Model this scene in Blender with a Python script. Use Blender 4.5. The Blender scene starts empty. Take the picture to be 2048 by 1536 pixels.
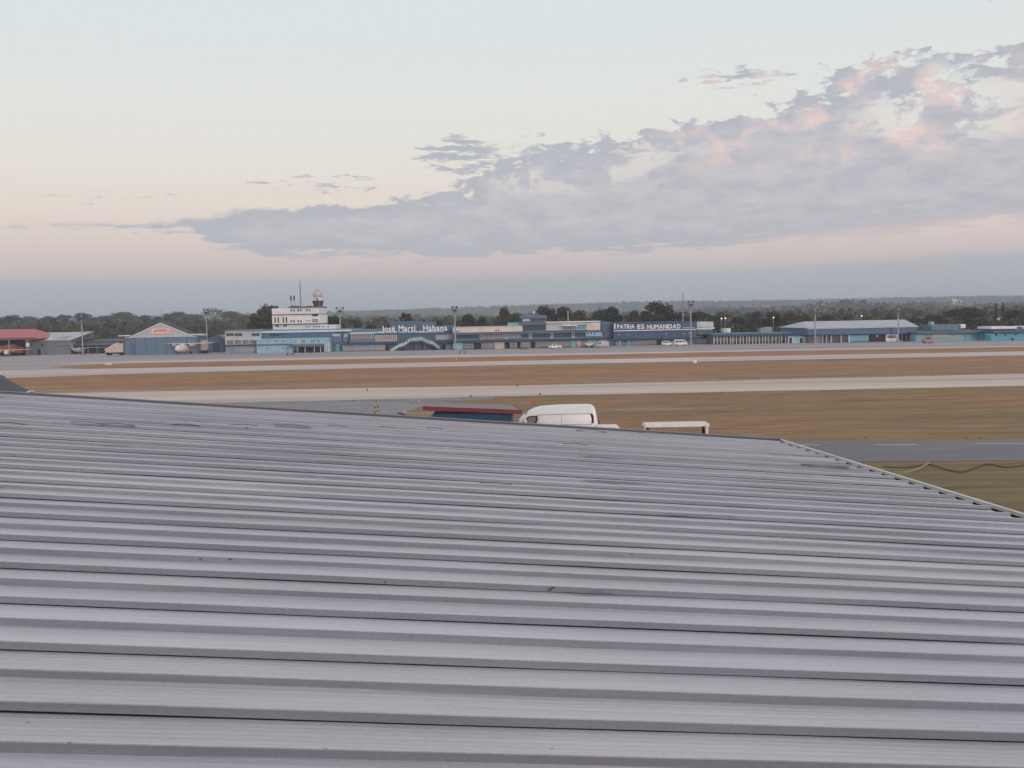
import bpy, math, random
import numpy as np
from mathutils import Matrix, Vector, noise as mnoise

random.seed(7)
rad = math.radians
scn = bpy.context.scene
COL = scn.collection

# ------------------------------------------------------------------ camera
F, EYE = 2200.0, 8.4                      # focal length in photo pixels (2048 wide), eye height in metres
PITCH, ROLL = math.atan((768 - 635) / F), rad(1.1)
fw = np.array([0, math.cos(PITCH), -math.sin(PITCH)])
r0 = np.array([1.0, 0, 0])
u0 = np.cross(r0, fw)
CR = math.cos(ROLL) * r0 - math.sin(ROLL) * u0
CU = math.sin(ROLL) * r0 + math.cos(ROLL) * u0
CC = np.array([0, 0, EYE])
cam_data = bpy.data.cameras.new('camera')
cam_data.sensor_fit = 'HORIZONTAL'
cam_data.sensor_width = 36.0
cam_data.lens = 36.0 * F / 2048
cam_data.clip_start, cam_data.clip_end = 0.05, 20000
cam = bpy.data.objects.new('camera', cam_data)
COL.objects.link(cam)
cam.matrix_world = Matrix(((CR[0], CU[0], -fw[0], CC[0]), (CR[1], CU[1], -fw[1], CC[1]),
                           (CR[2], CU[2], -fw[2], CC[2]), (0, 0, 0, 1)))
scn.camera = cam

# ------------------------------------------------------------------ exposure
scn.view_settings.view_transform = 'Standard'
scn.view_settings.look = 'None'
scn.view_settings.exposure = 0.05
scn.view_settings.gamma = 1.0
scn.view_settings.use_curve_mapping = False
scn.cycles.use_denoising = True
scn.cycles.max_bounces = 6
scn.cycles.volume_bounces = 0
scn.cycles.transparent_max_bounces = 8

# ------------------------------------------------------------------ sun (low, soft, behind the camera)
SUN_EL, SUN_AZ = rad(8.0), rad(158.0)      # azimuth clockwise from +Y (view direction)
sd = Vector((math.sin(SUN_AZ) * math.cos(SUN_EL), math.cos(SUN_AZ) * math.cos(SUN_EL), math.sin(SUN_EL)))
sun_data = bpy.data.lights.new('sun', 'SUN')
sun_data.energy = 1.1
sun_data.angle = rad(12)
sun_data.color = (1.0, 0.80, 0.68)
sun = bpy.data.objects.new('sun', sun_data)
sun.rotation_euler = sd.to_track_quat('Z', 'Y').to_euler()
sun.location = (0, -50, 60)
COL.objects.link(sun)


def lin(c):
    c = c / 255.0
    return c / 12.92 if c <= 0.04045 else ((c + 0.055) / 1.055) ** 2.4


def rgb(r, g, b, k=1.0):
    return (min(lin(r) * k, 0.95), min(lin(g) * k, 0.95), min(lin(b) * k, 0.95), 1.0)


# ------------------------------------------------------------------ world: Nishita air + dusk colours + clouds by direction
world = bpy.data.worlds.new('World')
scn.world = world
world.use_nodes = True
WT = world.node_tree
WT.nodes.clear()


def wn(kind, **kw):
    n = WT.nodes.new(kind)
    for k, v in kw.items():
        setattr(n, k, v)
    return n


def wset(sock, v):
    if hasattr(v, 'is_linked') or isinstance(v, bpy.types.NodeSocket):
        WT.links.new(v, sock)
    else:
        sock.default_value = v


def M(op, a, b=0.0, c=None):
    n = wn('ShaderNodeMath', operation=op)
    wset(n.inputs[0], a)
    wset(n.inputs[1], b)
    if c is not None:
        wset(n.inputs[2], c)
    return n.outputs[0]


def smooth(v, lo, hi):
    n = wn('ShaderNodeMapRange', interpolation_type='SMOOTHSTEP')
    wset(n.inputs['Value'], v)
    n.inputs['From Min'].default_value = lo
    n.inputs['From Max'].default_value = hi
    return n.outputs['Result']


def mixc(f, a, b):
    n = wn('ShaderNodeMix', data_type='RGBA')
    wset(n.inputs[0], f)
    wset(n.inputs[6], a)
    wset(n.inputs[7], b)
    return n.outputs[2]


def wnoise(x, y, sx, sy, detail=7, rough=0.6, z=0.0, dist=0.0):
    cmb = wn('ShaderNodeCombineXYZ')
    wset(cmb.inputs[0], M('MULTIPLY', x, sx))
    wset(cmb.inputs[1], M('MULTIPLY', y, sy))
    cmb.inputs[2].default_value = z
    n = wn('ShaderNodeTexNoise')
    WT.links.new(cmb.outputs[0], n.inputs['Vector'])
    n.inputs['Scale'].default_value = 1.0
    n.inputs['Detail'].default_value = detail
    n.inputs['Roughness'].default_value = rough
    n.inputs['Distortion'].default_value = dist
    return n.outputs['Fac']


def wcurve(a, pts, vmax):
    t = M('DIVIDE', M('ADD', a, 60.0), 120.0)
    t = M('MINIMUM', M('MAXIMUM', t, 0.0), 1.0)
    n = wn('ShaderNodeFloatCurve')
    cv = n.mapping.curves[0]
    cv.points[0].location = ((pts[0][0] + 60) / 120, pts[0][1] / vmax)
    cv.points[1].location = ((pts[-1][0] + 60) / 120, pts[-1][1] / vmax)
    for p in pts[1:-1]:
        cv.points.new((p[0] + 60) / 120, p[1] / vmax)
    for p in cv.points:
        p.handle_type = 'AUTO_CLAMPED'
    n.mapping.update()
    WT.links.new(t, n.inputs['Value'])
    return M('MULTIPLY', n.outputs[0], vmax)


def blob(a, e, ac, ec, aw, ew):
    x = M('DIVIDE', M('SUBTRACT', a, ac), aw)
    y = M('DIVIDE', M('SUBTRACT', e, ec), ew)
    d = M('ADD', M('MULTIPLY', x, x), M('MULTIPLY', y, y))
    return smooth(d, 1.0, 0.0)


tc = wn('ShaderNodeTexCoord')
sep = wn('ShaderNodeSeparateXYZ')
WT.links.new(tc.outputs['Generated'], sep.inputs[0])
AZ = M('MULTIPLY', M('ARCTAN2', sep.outputs[0], sep.outputs[1]), 57.29578)
EL = M('MULTIPLY', M('ARCSINE', sep.outputs[2]), 57.29578)

ramp = wn('ShaderNodeValToRGB')
WT.links.new(M('DIVIDE', M('ADD', EL, 2.0), 60.0), ramp.inputs[0])
stops = [(-2, (168, 173, 183)), (0.6, (170, 175, 184)), (1.8, (180, 180, 188)), (2.7, (206, 193, 194)),
         (4.0, (221, 205, 200)), (5.6, (230, 217, 207)), (7.6, (231, 224, 215)), (10.5, (227, 227, 222)),
         (14.0, (221, 227, 227)), (18.0, (218, 227, 230)), (35.0, (217, 220, 224)), (58, (211, 213, 220))]
el = ramp.color_ramp.elements
while len(el) > 2:
    el.remove(el[-1])
for i, (e, c) in enumerate(stops):
    t = (e + 2) / 60
    s = el[i] if i < 2 else el.new(t)
    s.position = t
    s.color = rgb(*c)

top = wcurve(AZ, [(-60, 4.0), (-26, 4.6), (-23, 4.95), (-17, 5.1), (-15.5, 5.3), (-11, 5.9), (-6.3, 6.3), (-2, 7.2),
                  (0.9, 8.8), (6, 9.4), (10.4, 10.0), (15.8, 11.1), (20, 11.9), (25, 11.7), (35, 12.0), (50, 9), (60, 4.4)], 20)
bot = wcurve(AZ, [(-60, 4.6), (-26, 4.9), (-23, 4.7), (-17, 4.6), (-14, 3.65), (-5, 3.1), (4.8, 3.2), (12, 3.35),
                  (18.5, 3.65), (25, 4.05), (40, 4.4), (60, 4.7)], 20)
n_top = M('SUBTRACT', M('ADD', M('MULTIPLY', wnoise(AZ, EL, 0.20, 0.36, 3, 0.5, 3.1), 0.45), M('MULTIPLY', wnoise(AZ, EL, 0.66, 1.4, 7, 0.64, 6.4, 0.3), 0.75)), 0.60)
n_bot = M('SUBTRACT', wnoise(AZ, EL, 0.45, 2.6, 7, 0.68, 8.2), 0.5)
amp = smooth(AZ, -24, 6)
s_top = M('ADD', M('SUBTRACT', top, EL), M('MULTIPLY', n_top, M('ADD', 0.8, M('MULTIPLY', amp, 5.6))))
s_bot = M('ADD', M('MULTIPLY', M('SUBTRACT', EL, bot), 1.1), M('MULTIPLY', n_bot, 3.0))
s_all = M('MINIMUM', s_top, s_bot)
dens = smooth(s_all, -0.08, 0.34)
# openings in the cumulus to the right and frayed gaps elsewhere
n_hole = wnoise(AZ, EL, 0.36, 0.7, 8, 0.66, 21.0, 0.3)
hole_reg = M('MAXIMUM', blob(AZ, EL, 21.5, 9.6, 5.5, 2.6), M('MULTIPLY', blob(AZ, EL, 3.0, 8.2, 9.0, 2.6), 0.75))
hole = M('MULTIPLY', smooth(n_hole, 0.50, 0.57), hole_reg)
dens = M('MULTIPLY', dens, M('SUBTRACT', 1.0, M('MULTIPLY', hole, 0.95)))
# flat wisps
n_w = wnoise(AZ, EL, 0.6, 3.2, 7, 0.68, 5.0, 0.2)
w_reg = M('MAXIMUM', blob(AZ, EL, -2.4, 8.3, 4.0, 1.6), M('MULTIPLY', blob(AZ, EL, -19.5, 6.2, 5.5, 0.8), 0.62))
w_reg = M('MAXIMUM', w_reg, M('MULTIPLY', blob(AZ, EL, -9.5, 6.9, 6.0, 1.0), 0.68))
w_reg = M('MAXIMUM', w_reg, M('MULTIPLY', blob(AZ, EL, 11.5, 11.7, 4.5, 0.9), 0.85))
w_reg = M('MAXIMUM', w_reg, M('MULTIPLY', blob(AZ, EL, 23.5, 14.8, 6, 1.6), 0.6))
wisp = smooth(M('ADD', n_w, M('MULTIPLY', w_reg, 0.36)), 0.76, 0.86)
dens = M('MAXIMUM', dens, M('MULTIPLY', wisp, smooth(w_reg, 0.0, 0.25)))
# cloud colours
n_c = wnoise(AZ, EL, 0.5, 1.5, 7, 0.66, 14.0)
c_grey = mixc(smooth(n_c, 0.34, 0.66), rgb(179, 180, 191), rgb(198, 195, 202))
thin = smooth(s_all, 0.2, 1.6)
c_grey = mixc(thin, rgb(178, 180, 191), c_grey)
n_p = wnoise(AZ, EL, 0.42, 0.62, 4, 0.5, 33.0, 0.2)
p_reg = M('MULTIPLY', M('MULTIPLY', smooth(AZ, 5.0, 11.0), smooth(EL, 6.4, 8.6)), M('SUBTRACT', 1.0, M('MULTIPLY', smooth(EL, 10.8, 12.4), 0.6)))
pink = M('MULTIPLY', smooth(n_p, 0.46, 0.64), p_reg)
lowp = M('MULTIPLY', smooth(M('SUBTRACT', EL, bot), 0.9, 0.1), smooth(AZ, 8, 18))
pink = M('MAXIMUM', pink, M('MULTIPLY', lowp, 0.55))
c_cloud = mixc(M('MULTIPLY', pink, 0.72), c_grey, rgb(242, 210, 201))
sky_c = mixc(M('MULTIPLY', dens, 0.93), ramp.outputs[0], c_cloud)
# far grey bank lying along the horizon
n_l = M('SUBTRACT', wnoise(AZ, EL, 0.35, 0.9, 7, 0.6, 41.0), 0.5)
b_top = M('ADD', M('ADD', 2.15, M('MULTIPLY', smooth(AZ, 8, 27), 0.75)), M('MULTIPLY', n_l, 0.9))
bank = smooth(M('SUBTRACT', b_top, EL), -0.1, 0.35)
sky_c = mixc(M('MULTIPLY', bank, 0.62), sky_c, rgb(176, 180, 188))

nish = wn('ShaderNodeTexSky', sky_type='NISHITA')
nish.sun_disc = False
nish.sun_elevation = SUN_EL
nish.sun_rotation = SUN_AZ
nish.air_density, nish.dust_density, nish.ozone_density = 1.0, 2.0, 1.0
bg1 = wn('ShaderNodeBackground')
bg1.inputs[1].default_value = 0.10
WT.links.new(nish.outputs[0], bg1.inputs[0])
bg2 = wn('ShaderNodeBackground')
bg2.inputs[1].default_value = 1.035
WT.links.new(sky_c, bg2.inputs[0])
mx = wn('ShaderNodeMixShader')
mx.inputs[0].default_value = 0.93
WT.links.new(bg1.outputs[0], mx.inputs[1])
WT.links.new(bg2.outputs[0], mx.inputs[2])
wo = wn('ShaderNodeOutputWorld')
WT.links.new(mx.outputs[0], wo.inputs[0])
world.cycles.sampling_method = 'MANUAL'
world.cycles.sample_map_resolution = 512


# ------------------------------------------------------------------ photo measures -> places
def ray(x, y):
    return fw + CR * (x - 1024) / F + CU * (768 - y) / F


def G(x, y, z=0.0):
    d = ray(x, y)
    p = CC + d * ((z - EYE) / d[2])
    return float(p[0]), float(p[1])


def P(x, y, Y):
    d = ray(x, y)
    p = CC + d * (Y / d[1])
    return float(p[0]), float(p[2])


# ------------------------------------------------------------------ mesh helpers
class MB:
    def __init__(s):
        s.v, s.f = [], []

    def add(s, vs, fs):
        o = len(s.v)
        s.v += [tuple(map(float, p)) for p in vs]
        s.f += [tuple(i + o for i in f) for f in fs]
        return s

    def box(s, x0, x1, y0, y1, z0, z1):
        return s.add([(x0, y0, z0), (x1, y0, z0), (x1, y1, z0), (x0, y1, z0), (x0, y0, z1), (x1, y0, z1), (x1, y1, z1), (x0, y1, z1)],
                     [(0, 3, 2, 1), (4, 5, 6, 7), (0, 1, 5, 4), (1, 2, 6, 5), (2, 3, 7, 6), (3, 0, 4, 7)])

    def prism_y(s, poly, y0, y1):            # poly in (x, z), counter-clockwise seen from -y
        n = len(poly)
        vs = [(x, y0, z) for x, z in poly] + [(x, y1, z) for x, z in poly]
        fs = [tuple(range(n)), tuple(range(2 * n - 1, n - 1, -1))]
        fs += [(i, i + n, (i + 1) % n + n, (i + 1) % n) for i in range(n)]
        return s.add(vs, fs)

    def prism_z(s, poly, z0, z1):            # poly in (x, y), counter-clockwise from above
        n = len(poly)
        vs = [(x, y, z0) for x, y in poly] + [(x, y, z1) for x, y in poly]
        fs = [tuple(range(n - 1, -1, -1)), tuple(range(n, 2 * n))]
        fs += [(i, (i + 1) % n, (i + 1) % n + n, i + n) for i in range(n)]
        return s.add(vs, fs)

    def sheet(s, poly, z):
        return s.add([(x, y, z) for x, y in poly], [tuple(range(len(poly)))])

    def tube(s, pts, rr, n=6, caps=True):
        pts = [Vector(p) for p in pts]
        if not isinstance(rr, (list, tuple)):
            rr = [rr] * len(pts)
        rings = []
        for i, p in enumerate(pts):
            t = (pts[min(i + 1, len(pts) - 1)] - pts[max(i - 1, 0)]).normalized()
            a = Vector((0, 0, 1)) if abs(t.z) < 0.9 else Vector((1, 0, 0))
            b = t.cross(a).normalized()
            c = b.cross(t)
            rings.append([p + (b * math.cos(2 * math.pi * k / n) + c * math.sin(2 * math.pi * k / n)) * rr[i] for k in range(n)])
        vs = [q for r in rings for q in r]
        fs = []
        for i in range(len(pts) - 1):
            for k in range(n):
                k2 = (k + 1) % n
                fs.append((i * n + k, i * n + k2, (i + 1) * n + k2, (i + 1) * n + k))
        if caps:
            fs.append(tuple(range(n - 1, -1, -1)))
            o = (len(pts) - 1) * n
            fs.append(tuple(range(o, o + n)))
        return s.add(vs, fs)

    def lathe(s, prof, n=20, cx=0, cy=0):     # prof [(r, z)]
        vs, fs = [], []
        for r, z in prof:
            for k in range(n):
                a = 2 * math.pi * k / n
                vs.append((cx + r * math.cos(a), cy + r * math.sin(a), z))
        for i in range(len(prof) - 1):
            for k in range(n):
                k2 = (k + 1) % n
                fs.append((i * n + k, i * n + k2, (i + 1) * n + k2, (i + 1) * n + k))
        return s.add(vs, fs)

    def wheel(s, x, y, z, r, w, n=16):        # axle along y
        vs, fs = [], []
        prof = [(r * 0.15, -w / 2), (r * 0.86, -w / 2), (r, -w / 2 + w * 0.2), (r, w / 2 - w * 0.2), (r * 0.86, w / 2), (r * 0.15, w / 2)]
        for rr, yy in prof:
            for k in range(n):
                a = 2 * math.pi * k / n
                vs.append((x + rr * math.cos(a), y + yy, z + rr * math.sin(a)))
        for i in range(len(prof) - 1):
            for k in range(n):
                k2 = (k + 1) % n
                fs.append((i * n + k, (i + 1) * n + k, (i + 1) * n + k2, i * n + k2))
        fs.append(tuple(range(n)))
        fs.append(tuple(range(5 * n + n - 1, 5 * n - 1, -1)))
        return s.add(vs, fs)

    def mesh(s, name, smooth_ang=None):
        m = bpy.data.meshes.new(name)
        m.from_pydata(s.v, [], s.f)
        m.update()
        if smooth_ang is not None:
            m.shade_smooth()
            m.set_sharp_from_angle(angle=rad(smooth_ang))
        return m


def part(name, mb, m, parent=None, smooth_ang=None, label=None):
    me = mb.mesh(name, smooth_ang) if isinstance(mb, MB) else mb
    if m is not None and not me.materials:
        me.materials.append(m)
    o = bpy.data.objects.new(name, me)
    COL.objects.link(o)
    if parent is not None:
        o.parent = parent
    if label:
        o['label'] = label
    return o


def tag(o, label, cat, group=None):
    o['label'] = label
    o['category'] = cat
    if group:
        o['group'] = group
    return o


def thing(name, label, cat, loc=(0, 0, 0), rz=0.0, group=None):
    o = bpy.data.objects.new(name, None)
    o.empty_display_size = 0.5
    COL.objects.link(o)
    o.location = loc
    o.rotation_euler = (0, 0, rz)
    return tag(o, label, cat, group)


def struct(name, mb, m):
    o = part(name, mb, m)
    o['kind'] = 'structure'
    return o


def copy_tree(o, parent=None):
    c = o.copy()
    COL.objects.link(c)
    c.parent = parent
    for ch in o.children:
        copy_tree(ch, c)
    return c


# ------------------------------------------------------------------ materials
MATS = {}


def mat(name, col, rough=0.75, var=0.14, scale=0.6, stretch=(1, 1, 1), metal=0.0, bump=0.0, spec=0.3, dirt=0.0):
    if name in MATS:
        return MATS[name]
    m = bpy.data.materials.new(name)
    m.use_nodes = True
    t = m.node_tree
    b = t.nodes['Principled BSDF']
    b.inputs['Roughness'].default_value = rough
    b.inputs['Metallic'].default_value = metal
    b.inputs['Specular IOR Level'].default_value = spec
    co = t.nodes.new('ShaderNodeTexCoord')
    mp = t.nodes.new('ShaderNodeMapping')
    mp.inputs['Scale'].default_value = stretch
    t.links.new(co.outputs['Object'], mp.inputs[0])
    n = t.nodes.new('ShaderNodeTexNoise')
    n.inputs['Scale'].default_value = scale
    n.inputs['Detail'].default_value = 6
    n.inputs['Roughness'].default_value = 0.65
    t.links.new(mp.outputs[0], n.inputs['Vector'])
    mr = t.nodes.new('ShaderNodeMapRange')
    mr.inputs['From Min'].default_value = 0.25
    mr.inputs['From Max'].default_value = 0.75
    mr.inputs['To Min'].default_value = 1 - var
    mr.inputs['To Max'].default_value = 1 + var
    t.links.new(n.outputs['Fac'], mr.inputs['Value'])
    mu = t.nodes.new('ShaderNodeMix')
    mu.data_type = 'RGBA'
    mu.blend_type = 'MULTIPLY'
    mu.inputs[0].default_value = 1.0
    mu.inputs[6].default_value = col
    t.links.new(mr.outputs[0], mu.inputs[7])
    out = mu.outputs[2]
    if dirt > 0:
        n2 = t.nodes.new('ShaderNodeTexNoise')
        n2.inputs['Scale'].default_value = scale * 0.35
        n2.inputs['Detail'].default_value = 8
        t.links.new(mp.outputs[0], n2.inputs['Vector'])
        m2 = t.nodes.new('ShaderNodeMapRange')
        m2.inputs['From Min'].default_value = 0.5
        m2.inputs['From Max'].default_value = 0.75
        m2.inputs['To Max'].default_value = dirt
        t.links.new(n2.outputs['Fac'], m2.inputs['Value'])
        mm = t.nodes.new('ShaderNodeMix')
        mm.data_type = 'RGBA'
        t.links.new(m2.outputs[0], mm.inputs[0])
        t.links.new(out, mm.inputs[6])
        mm.inputs[7].default_value = (0.09, 0.075, 0.06, 1)
        out = mm.outputs[2]
    t.links.new(out, b.inputs['Base Color'])
    if bump > 0:
        bp = t.nodes.new('ShaderNodeBump')
        bp.inputs['Strength'].default_value = bump
        bp.inputs['Distance'].default_value = 0.05
        t.links.new(n.outputs['Fac'], bp.inputs['Height'])
        t.links.new(bp.outputs[0], b.inputs['Normal'])
    MATS[name] = m
    return m


def glass_mat(name, col, rough=0.12):
    m = mat(name, col, rough, 0.25, 0.8, spec=0.6)
    return m


K = 1.45
white = mat('white paint', rgb(214, 212, 214, 1.15), dirt=0.12)
warm_white = mat('warm white paint', rgb(208, 192, 186, 1.15), dirt=0.15)
grey_w = mat('pale grey panel', rgb(172, 176, 184, 1.2), dirt=0.2)
blue_d = mat('dark blue paint', rgb(76, 92, 112, K), dirt=0.12)
blue_m = mat('slogan blue paint', rgb(66, 84, 110, K), dirt=0.1)
blue_g = mat('blue grey paint', rgb(88, 106, 124, K), dirt=0.12)
blue_l = mat('light blue paint', rgb(126, 156, 178, K), dirt=0.1)
cyan = mat('turquoise paint', rgb(98, 146, 160, K), dirt=0.1)
cyan_p = mat('pale turquoise paint', rgb(136, 178, 190, K), dirt=0.12)
navy = mat('navy canopy', rgb(52, 68, 92, K))
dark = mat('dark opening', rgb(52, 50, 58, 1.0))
grey_m = mat('grey metal', rgb(128, 130, 138, 1.2), 0.5)
galv = mat('galvanised steel', rgb(140, 142, 148, 1.2), 0.5, metal=0.3)
roof_l = mat('pale sheet roof', rgb(172, 174, 180, 1.1), 0.6, 0.16, 0.5, (1, 3, 1), dirt=0.25)
red_roof = mat('red sheet roof', rgb(160, 92, 96, 1.3), 0.6, 0.14, 0.4, dirt=0.15)
red = mat('dark red paint', rgb(112, 52, 62, 1.15), 0.6)
orange = mat('orange red paint', rgb(172, 96, 80, 1.0), 0.5)
pane = glass_mat('window glass', rgb(62, 72, 86, 1.0))
pane_l = glass_mat('curtained glass', rgb(118, 116, 124, 1.2), 0.3)
rubber = mat('rubber', (0.025, 0.025, 0.027, 1), 0.85)
car_white = mat('white vehicle paint', rgb(226, 225, 228, 1.0), 0.32, 0.04, 2.0, spec=0.5)
car_glass = glass_mat('vehicle glass', rgb(40, 42, 48, 1.0), 0.08)
black_pl = mat('black plastic', rgb(38, 38, 42, 1.0), 0.6)
peach = mat('peach container paint', rgb(190, 172, 164, 1.15), dirt=0.2)
yellow = mat('yellow paint', rgb(178, 150, 84, 1.4))
letter_m = mat('white lettering', rgb(235, 234, 236, 1.05), 0.5, 0.05)
sign_red = mat('faded red lettering', rgb(176, 92, 92, 1.2))


# ------------------------------------------------------------------ ground and pavement
def ground_mat():
    m = bpy.data.materials.new('dry airfield grass')
    m.use_nodes = True
    t = m.node_tree
    b = t.nodes['Principled BSDF']
    b.inputs['Roughness'].default_value = 0.95
    b.inputs['Specular IOR Level'].default_value = 0.1
    co = t.nodes.new('ShaderNodeTexCoord')

    def nz(scale, stretch, detail=7, rough=0.62):
        mp = t.nodes.new('ShaderNodeMapping')
        mp.inputs['Scale'].default_value = stretch
        t.links.new(co.outputs['Object'], mp.inputs[0])
        n = t.nodes.new('ShaderNodeTexNoise')
        n.inputs['Scale'].default_value = scale
        n.inputs['Detail'].default_value = detail
        n.inputs['Roughness'].default_value = rough
        t.links.new(mp.outputs[0], n.inputs['Vector'])
        return n.outputs['Fac']

    def rng(v, lo, hi):
        r = t.nodes.new('ShaderNodeMapRange')
        r.inputs['From Min'].default_value = lo
        r.inputs['From Max'].default_value = hi
        t.links.new(v, r.inputs['Value'])
        return r.outputs[0]

    def mx(f, a, bb, bt='MIX'):
        n = t.nodes.new('ShaderNodeMix')
        n.data_type = 'RGBA'
        n.blend_type = bt
        for s, v in ((n.inputs[0], f), (n.inputs[6], a), (n.inputs[7], bb)):
            if isinstance(v, bpy.types.NodeSocket):
                t.links.new(v, s)
            else:
                s.default_value = v
        return n.outputs[2]
    straw = (0.340, 0.212, 0.122, 1)
    rust = (0.365, 0.190, 0.102, 1)
    olive = (0.220, 0.168, 0.090, 1)
    soil = (0.255, 0.160, 0.100, 1)
    sp = t.nodes.new('ShaderNodeSeparateXYZ')
    t.links.new(co.outputs['Object'], sp.inputs[0])
    c = mx(rng(nz(0.03, (0.5, 2.0, 1)), 0.38, 0.64), straw, soil)
    c = mx(rng(nz(0.018, (0.4, 1.6, 1)), 0.42, 0.56), c, rust)
    def mth(op, a, bb):
        n = t.nodes.new('ShaderNodeMath')
        n.operation = op
        n.use_clamp = True
        for q, v in zip(n.inputs, (a, bb)):
            if isinstance(v, bpy.types.NodeSocket):
                t.links.new(v, q)
            else:
                q.default_value = v
        return n.outputs[0]
    ol = mth('MULTIPLY', rng(nz(0.04, (0.35, 1.7, 1)), 0.38, 0.60), rng(sp.outputs[1], 150, 95))
    ol = mth('ADD', mth('MULTIPLY', ol, 0.85), mth('MULTIPLY', rng(sp.outputs[1], 68, 57), 0.7))   # watered, greener verge near the road
    c = mx(rng(nz(0.05, (0.25, 1.3, 1), 6, .7), 0.50, 0.64), c, (0.39, 0.235, 0.155, 1))
    c = mx(ol, c, olive)
    c = mx(rng(nz(0.10, (0.35, 1.6, 1), 7, .7), 0.60, 0.67), c, (0.42, 0.31, 0.21, 1))
    c = mx(rng(nz(0.08, (0.15, 1.9, 1), 7, .7), 0.62, 0.70), c, (0.13, 0.095, 0.06, 1))
    fine = nz(1.3, (0.10, 0.42, 1), 9, 0.78)
    n_f = t.nodes.new('ShaderNodeMapRange')
    n_f.inputs['From Min'].default_value = 0.3
    n_f.inputs['From Max'].default_value = 0.7
    n_f.inputs['To Min'].default_value = 0.62
    n_f.inputs['To Max'].default_value = 1.36
    t.links.new(fine, n_f.inputs['Value'])
    c = mx(1.0, c, n_f.outputs[0], 'MULTIPLY')
    t.links.new(c, b.inputs['Base Color'])
    bp = t.nodes.new('ShaderNodeBump')
    bp.inputs['Strength'].default_value = 0.6
    bp.inputs['Distance'].default_value = 0.25
    t.links.new(fine, bp.inputs['Height'])
    t.links.new(bp.outputs[0], b.inputs['Normal'])
    return m


GRASS = ground_mat()
struct('ground', MB().sheet([(-5600, -5600), (5600, -5600), (5600, 5600), (-5600, 5600)], 0.0), GRASS)

conc_a = mat('apron concrete', rgb(146, 136, 138, 1.3), 0.85, 0.12, 0.10, (0.25, 2.2, 1), dirt=0.5)
conc_l = mat('taxiway concrete', rgb(178, 162, 158, 1.28), 0.85, 0.30, 0.16, (0.09, 2.0, 1), dirt=0.45)
conc_t = mat('tan taxiway concrete', rgb(180, 163, 153, 1.28), 0.85, 0.28, 0.2, (0.07, 1.9, 1), dirt=0.45)
asph_n = mat('worn asphalt', rgb(128, 124, 126, 1.25), 0.9, 0.2, 0.25, (0.6, 1.6, 1), dirt=0.5)
asph_r = mat('road asphalt', rgb(106, 104, 106, 1.3), 0.85, 0.16, 0.35, (0.25, 1.8, 1), dirt=0.25)
paint_w = mat('worn road paint', rgb(205, 202, 200, 1.1), 0.8, 0.25, 2.0, dirt=0.25)


def edge(pts, jitter, step):
    out = []
    for a, b in zip(pts, pts[1:]):
        L = math.dist(a, b)
        n = max(1, int(L / step))
        for i in range(n):
            t = i / n
            w = mnoise.noise((a[0] * .1 + t * L * .13, a[1] * .07, 3.3)) * jitter
            out.append((a[0] + (b[0] - a[0]) * t, a[1] + (b[1] - a[1]) * t + w))
    out.append(pts[-1])
    return out


def band(lower, upper, jit=0.25, step=4):
    """closed polygon between two left-to-right edges"""
    return edge(lower, jit, step) + edge(upper, jit, step)[::-1]


apron = struct('apron', MB().sheet(band([(-420, 222), (-100, 218), (-96, 230), (-90, 237), (-75, 246), (-40, 252), (0, 250), (55, 248), (300, 236)],
                                        [(-420, 345), (-160, 340), (300, 325)]), 0.010), conc_a)
struct('apron_shoulder', MB().sheet(band([(-100, 243), (-60, 240), (0, 238), (50, 240), (120, 236), (320, 230)],
                                         [(-100, 250), (-60, 256), (0, 250), (55, 248), (120, 243), (320, 235.5)]), 0.018), conc_l)
struct('taxiway_apron_link', MB().sheet([(-420, 181), (-86, 181), (-92, 192), (-86, 205), (-84, 214), (-97, 229), (-125, 240), (-420, 245)], 0.014), conc_a)
struct('runway', MB().sheet(band([(-420, 179), (-84, 181), (-60, 190), (0, 194.5), (320, 187)],
                                 [(-420, 214), (0, 212.5), (320, 209)], 0.4), 0.022), conc_l)
tw = struct('taxiway', MB().sheet(band([(-420, 112), (-30, 115.5), (0, 117), (320, 119)],
                                       [(-420, 141), (-50, 138), (0, 135.2), (60, 139.5), (320, 143)], 0.6, 1.6), 0.022), conc_t)
near_apron = struct('service_apron', MB().sheet([(-140, 30), (-9.4, 30), (-9.8, 72), (-9.2, 84), (-9.9, 95), (-9.0, 104), (-7.0, 110), (-2, 113.2), (-2, 116.5), (-140, 116)], 0.012), asph_n)
road = struct('service_road', MB().sheet(band([(-9.6, 61), (16, 61.1), (28, 60), (320, 58)],
                                              [(-9.6, 73.6), (17, 71.4), (32.4, 69.5), (320, 63)], 0.3, 1.0), 0.016), asph_r)
for x0, x1, y in ((1600, 1641, 890.5), (1752, 1834, 889.6), (1950, 2046, 888.2)):
    a, b = G(x0, y), G(x1, y)
    part('lane_dash', MB().sheet([(a[0], a[1] - .09), (b[0], b[1] - .09), (b[0], b[1] + .09), (a[0], a[1] + .09)], 0.021), paint_w, road)
a, b = G(1205, 723.5), G(1392, 720.0)
part('runway_marking', MB().sheet([(a[0], a[1] - 1.2), (b[0], b[1] - 1.6), (b[0], b[1] + 1.6), (a[0], a[1] + 0.4)], 0.027), paint_w, bpy.data.objects['runway'])
for (xa, ya), (xb, yb) in (((-300, 138.6), (300, 140.6)), ((-300, 116.0), (300, 119.6))):
    part('edge_line', MB().sheet([(xa, ya), (xb, yb), (xb, yb + .3), (xa, ya + .3)], 0.027), paint_w, tw)
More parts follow.
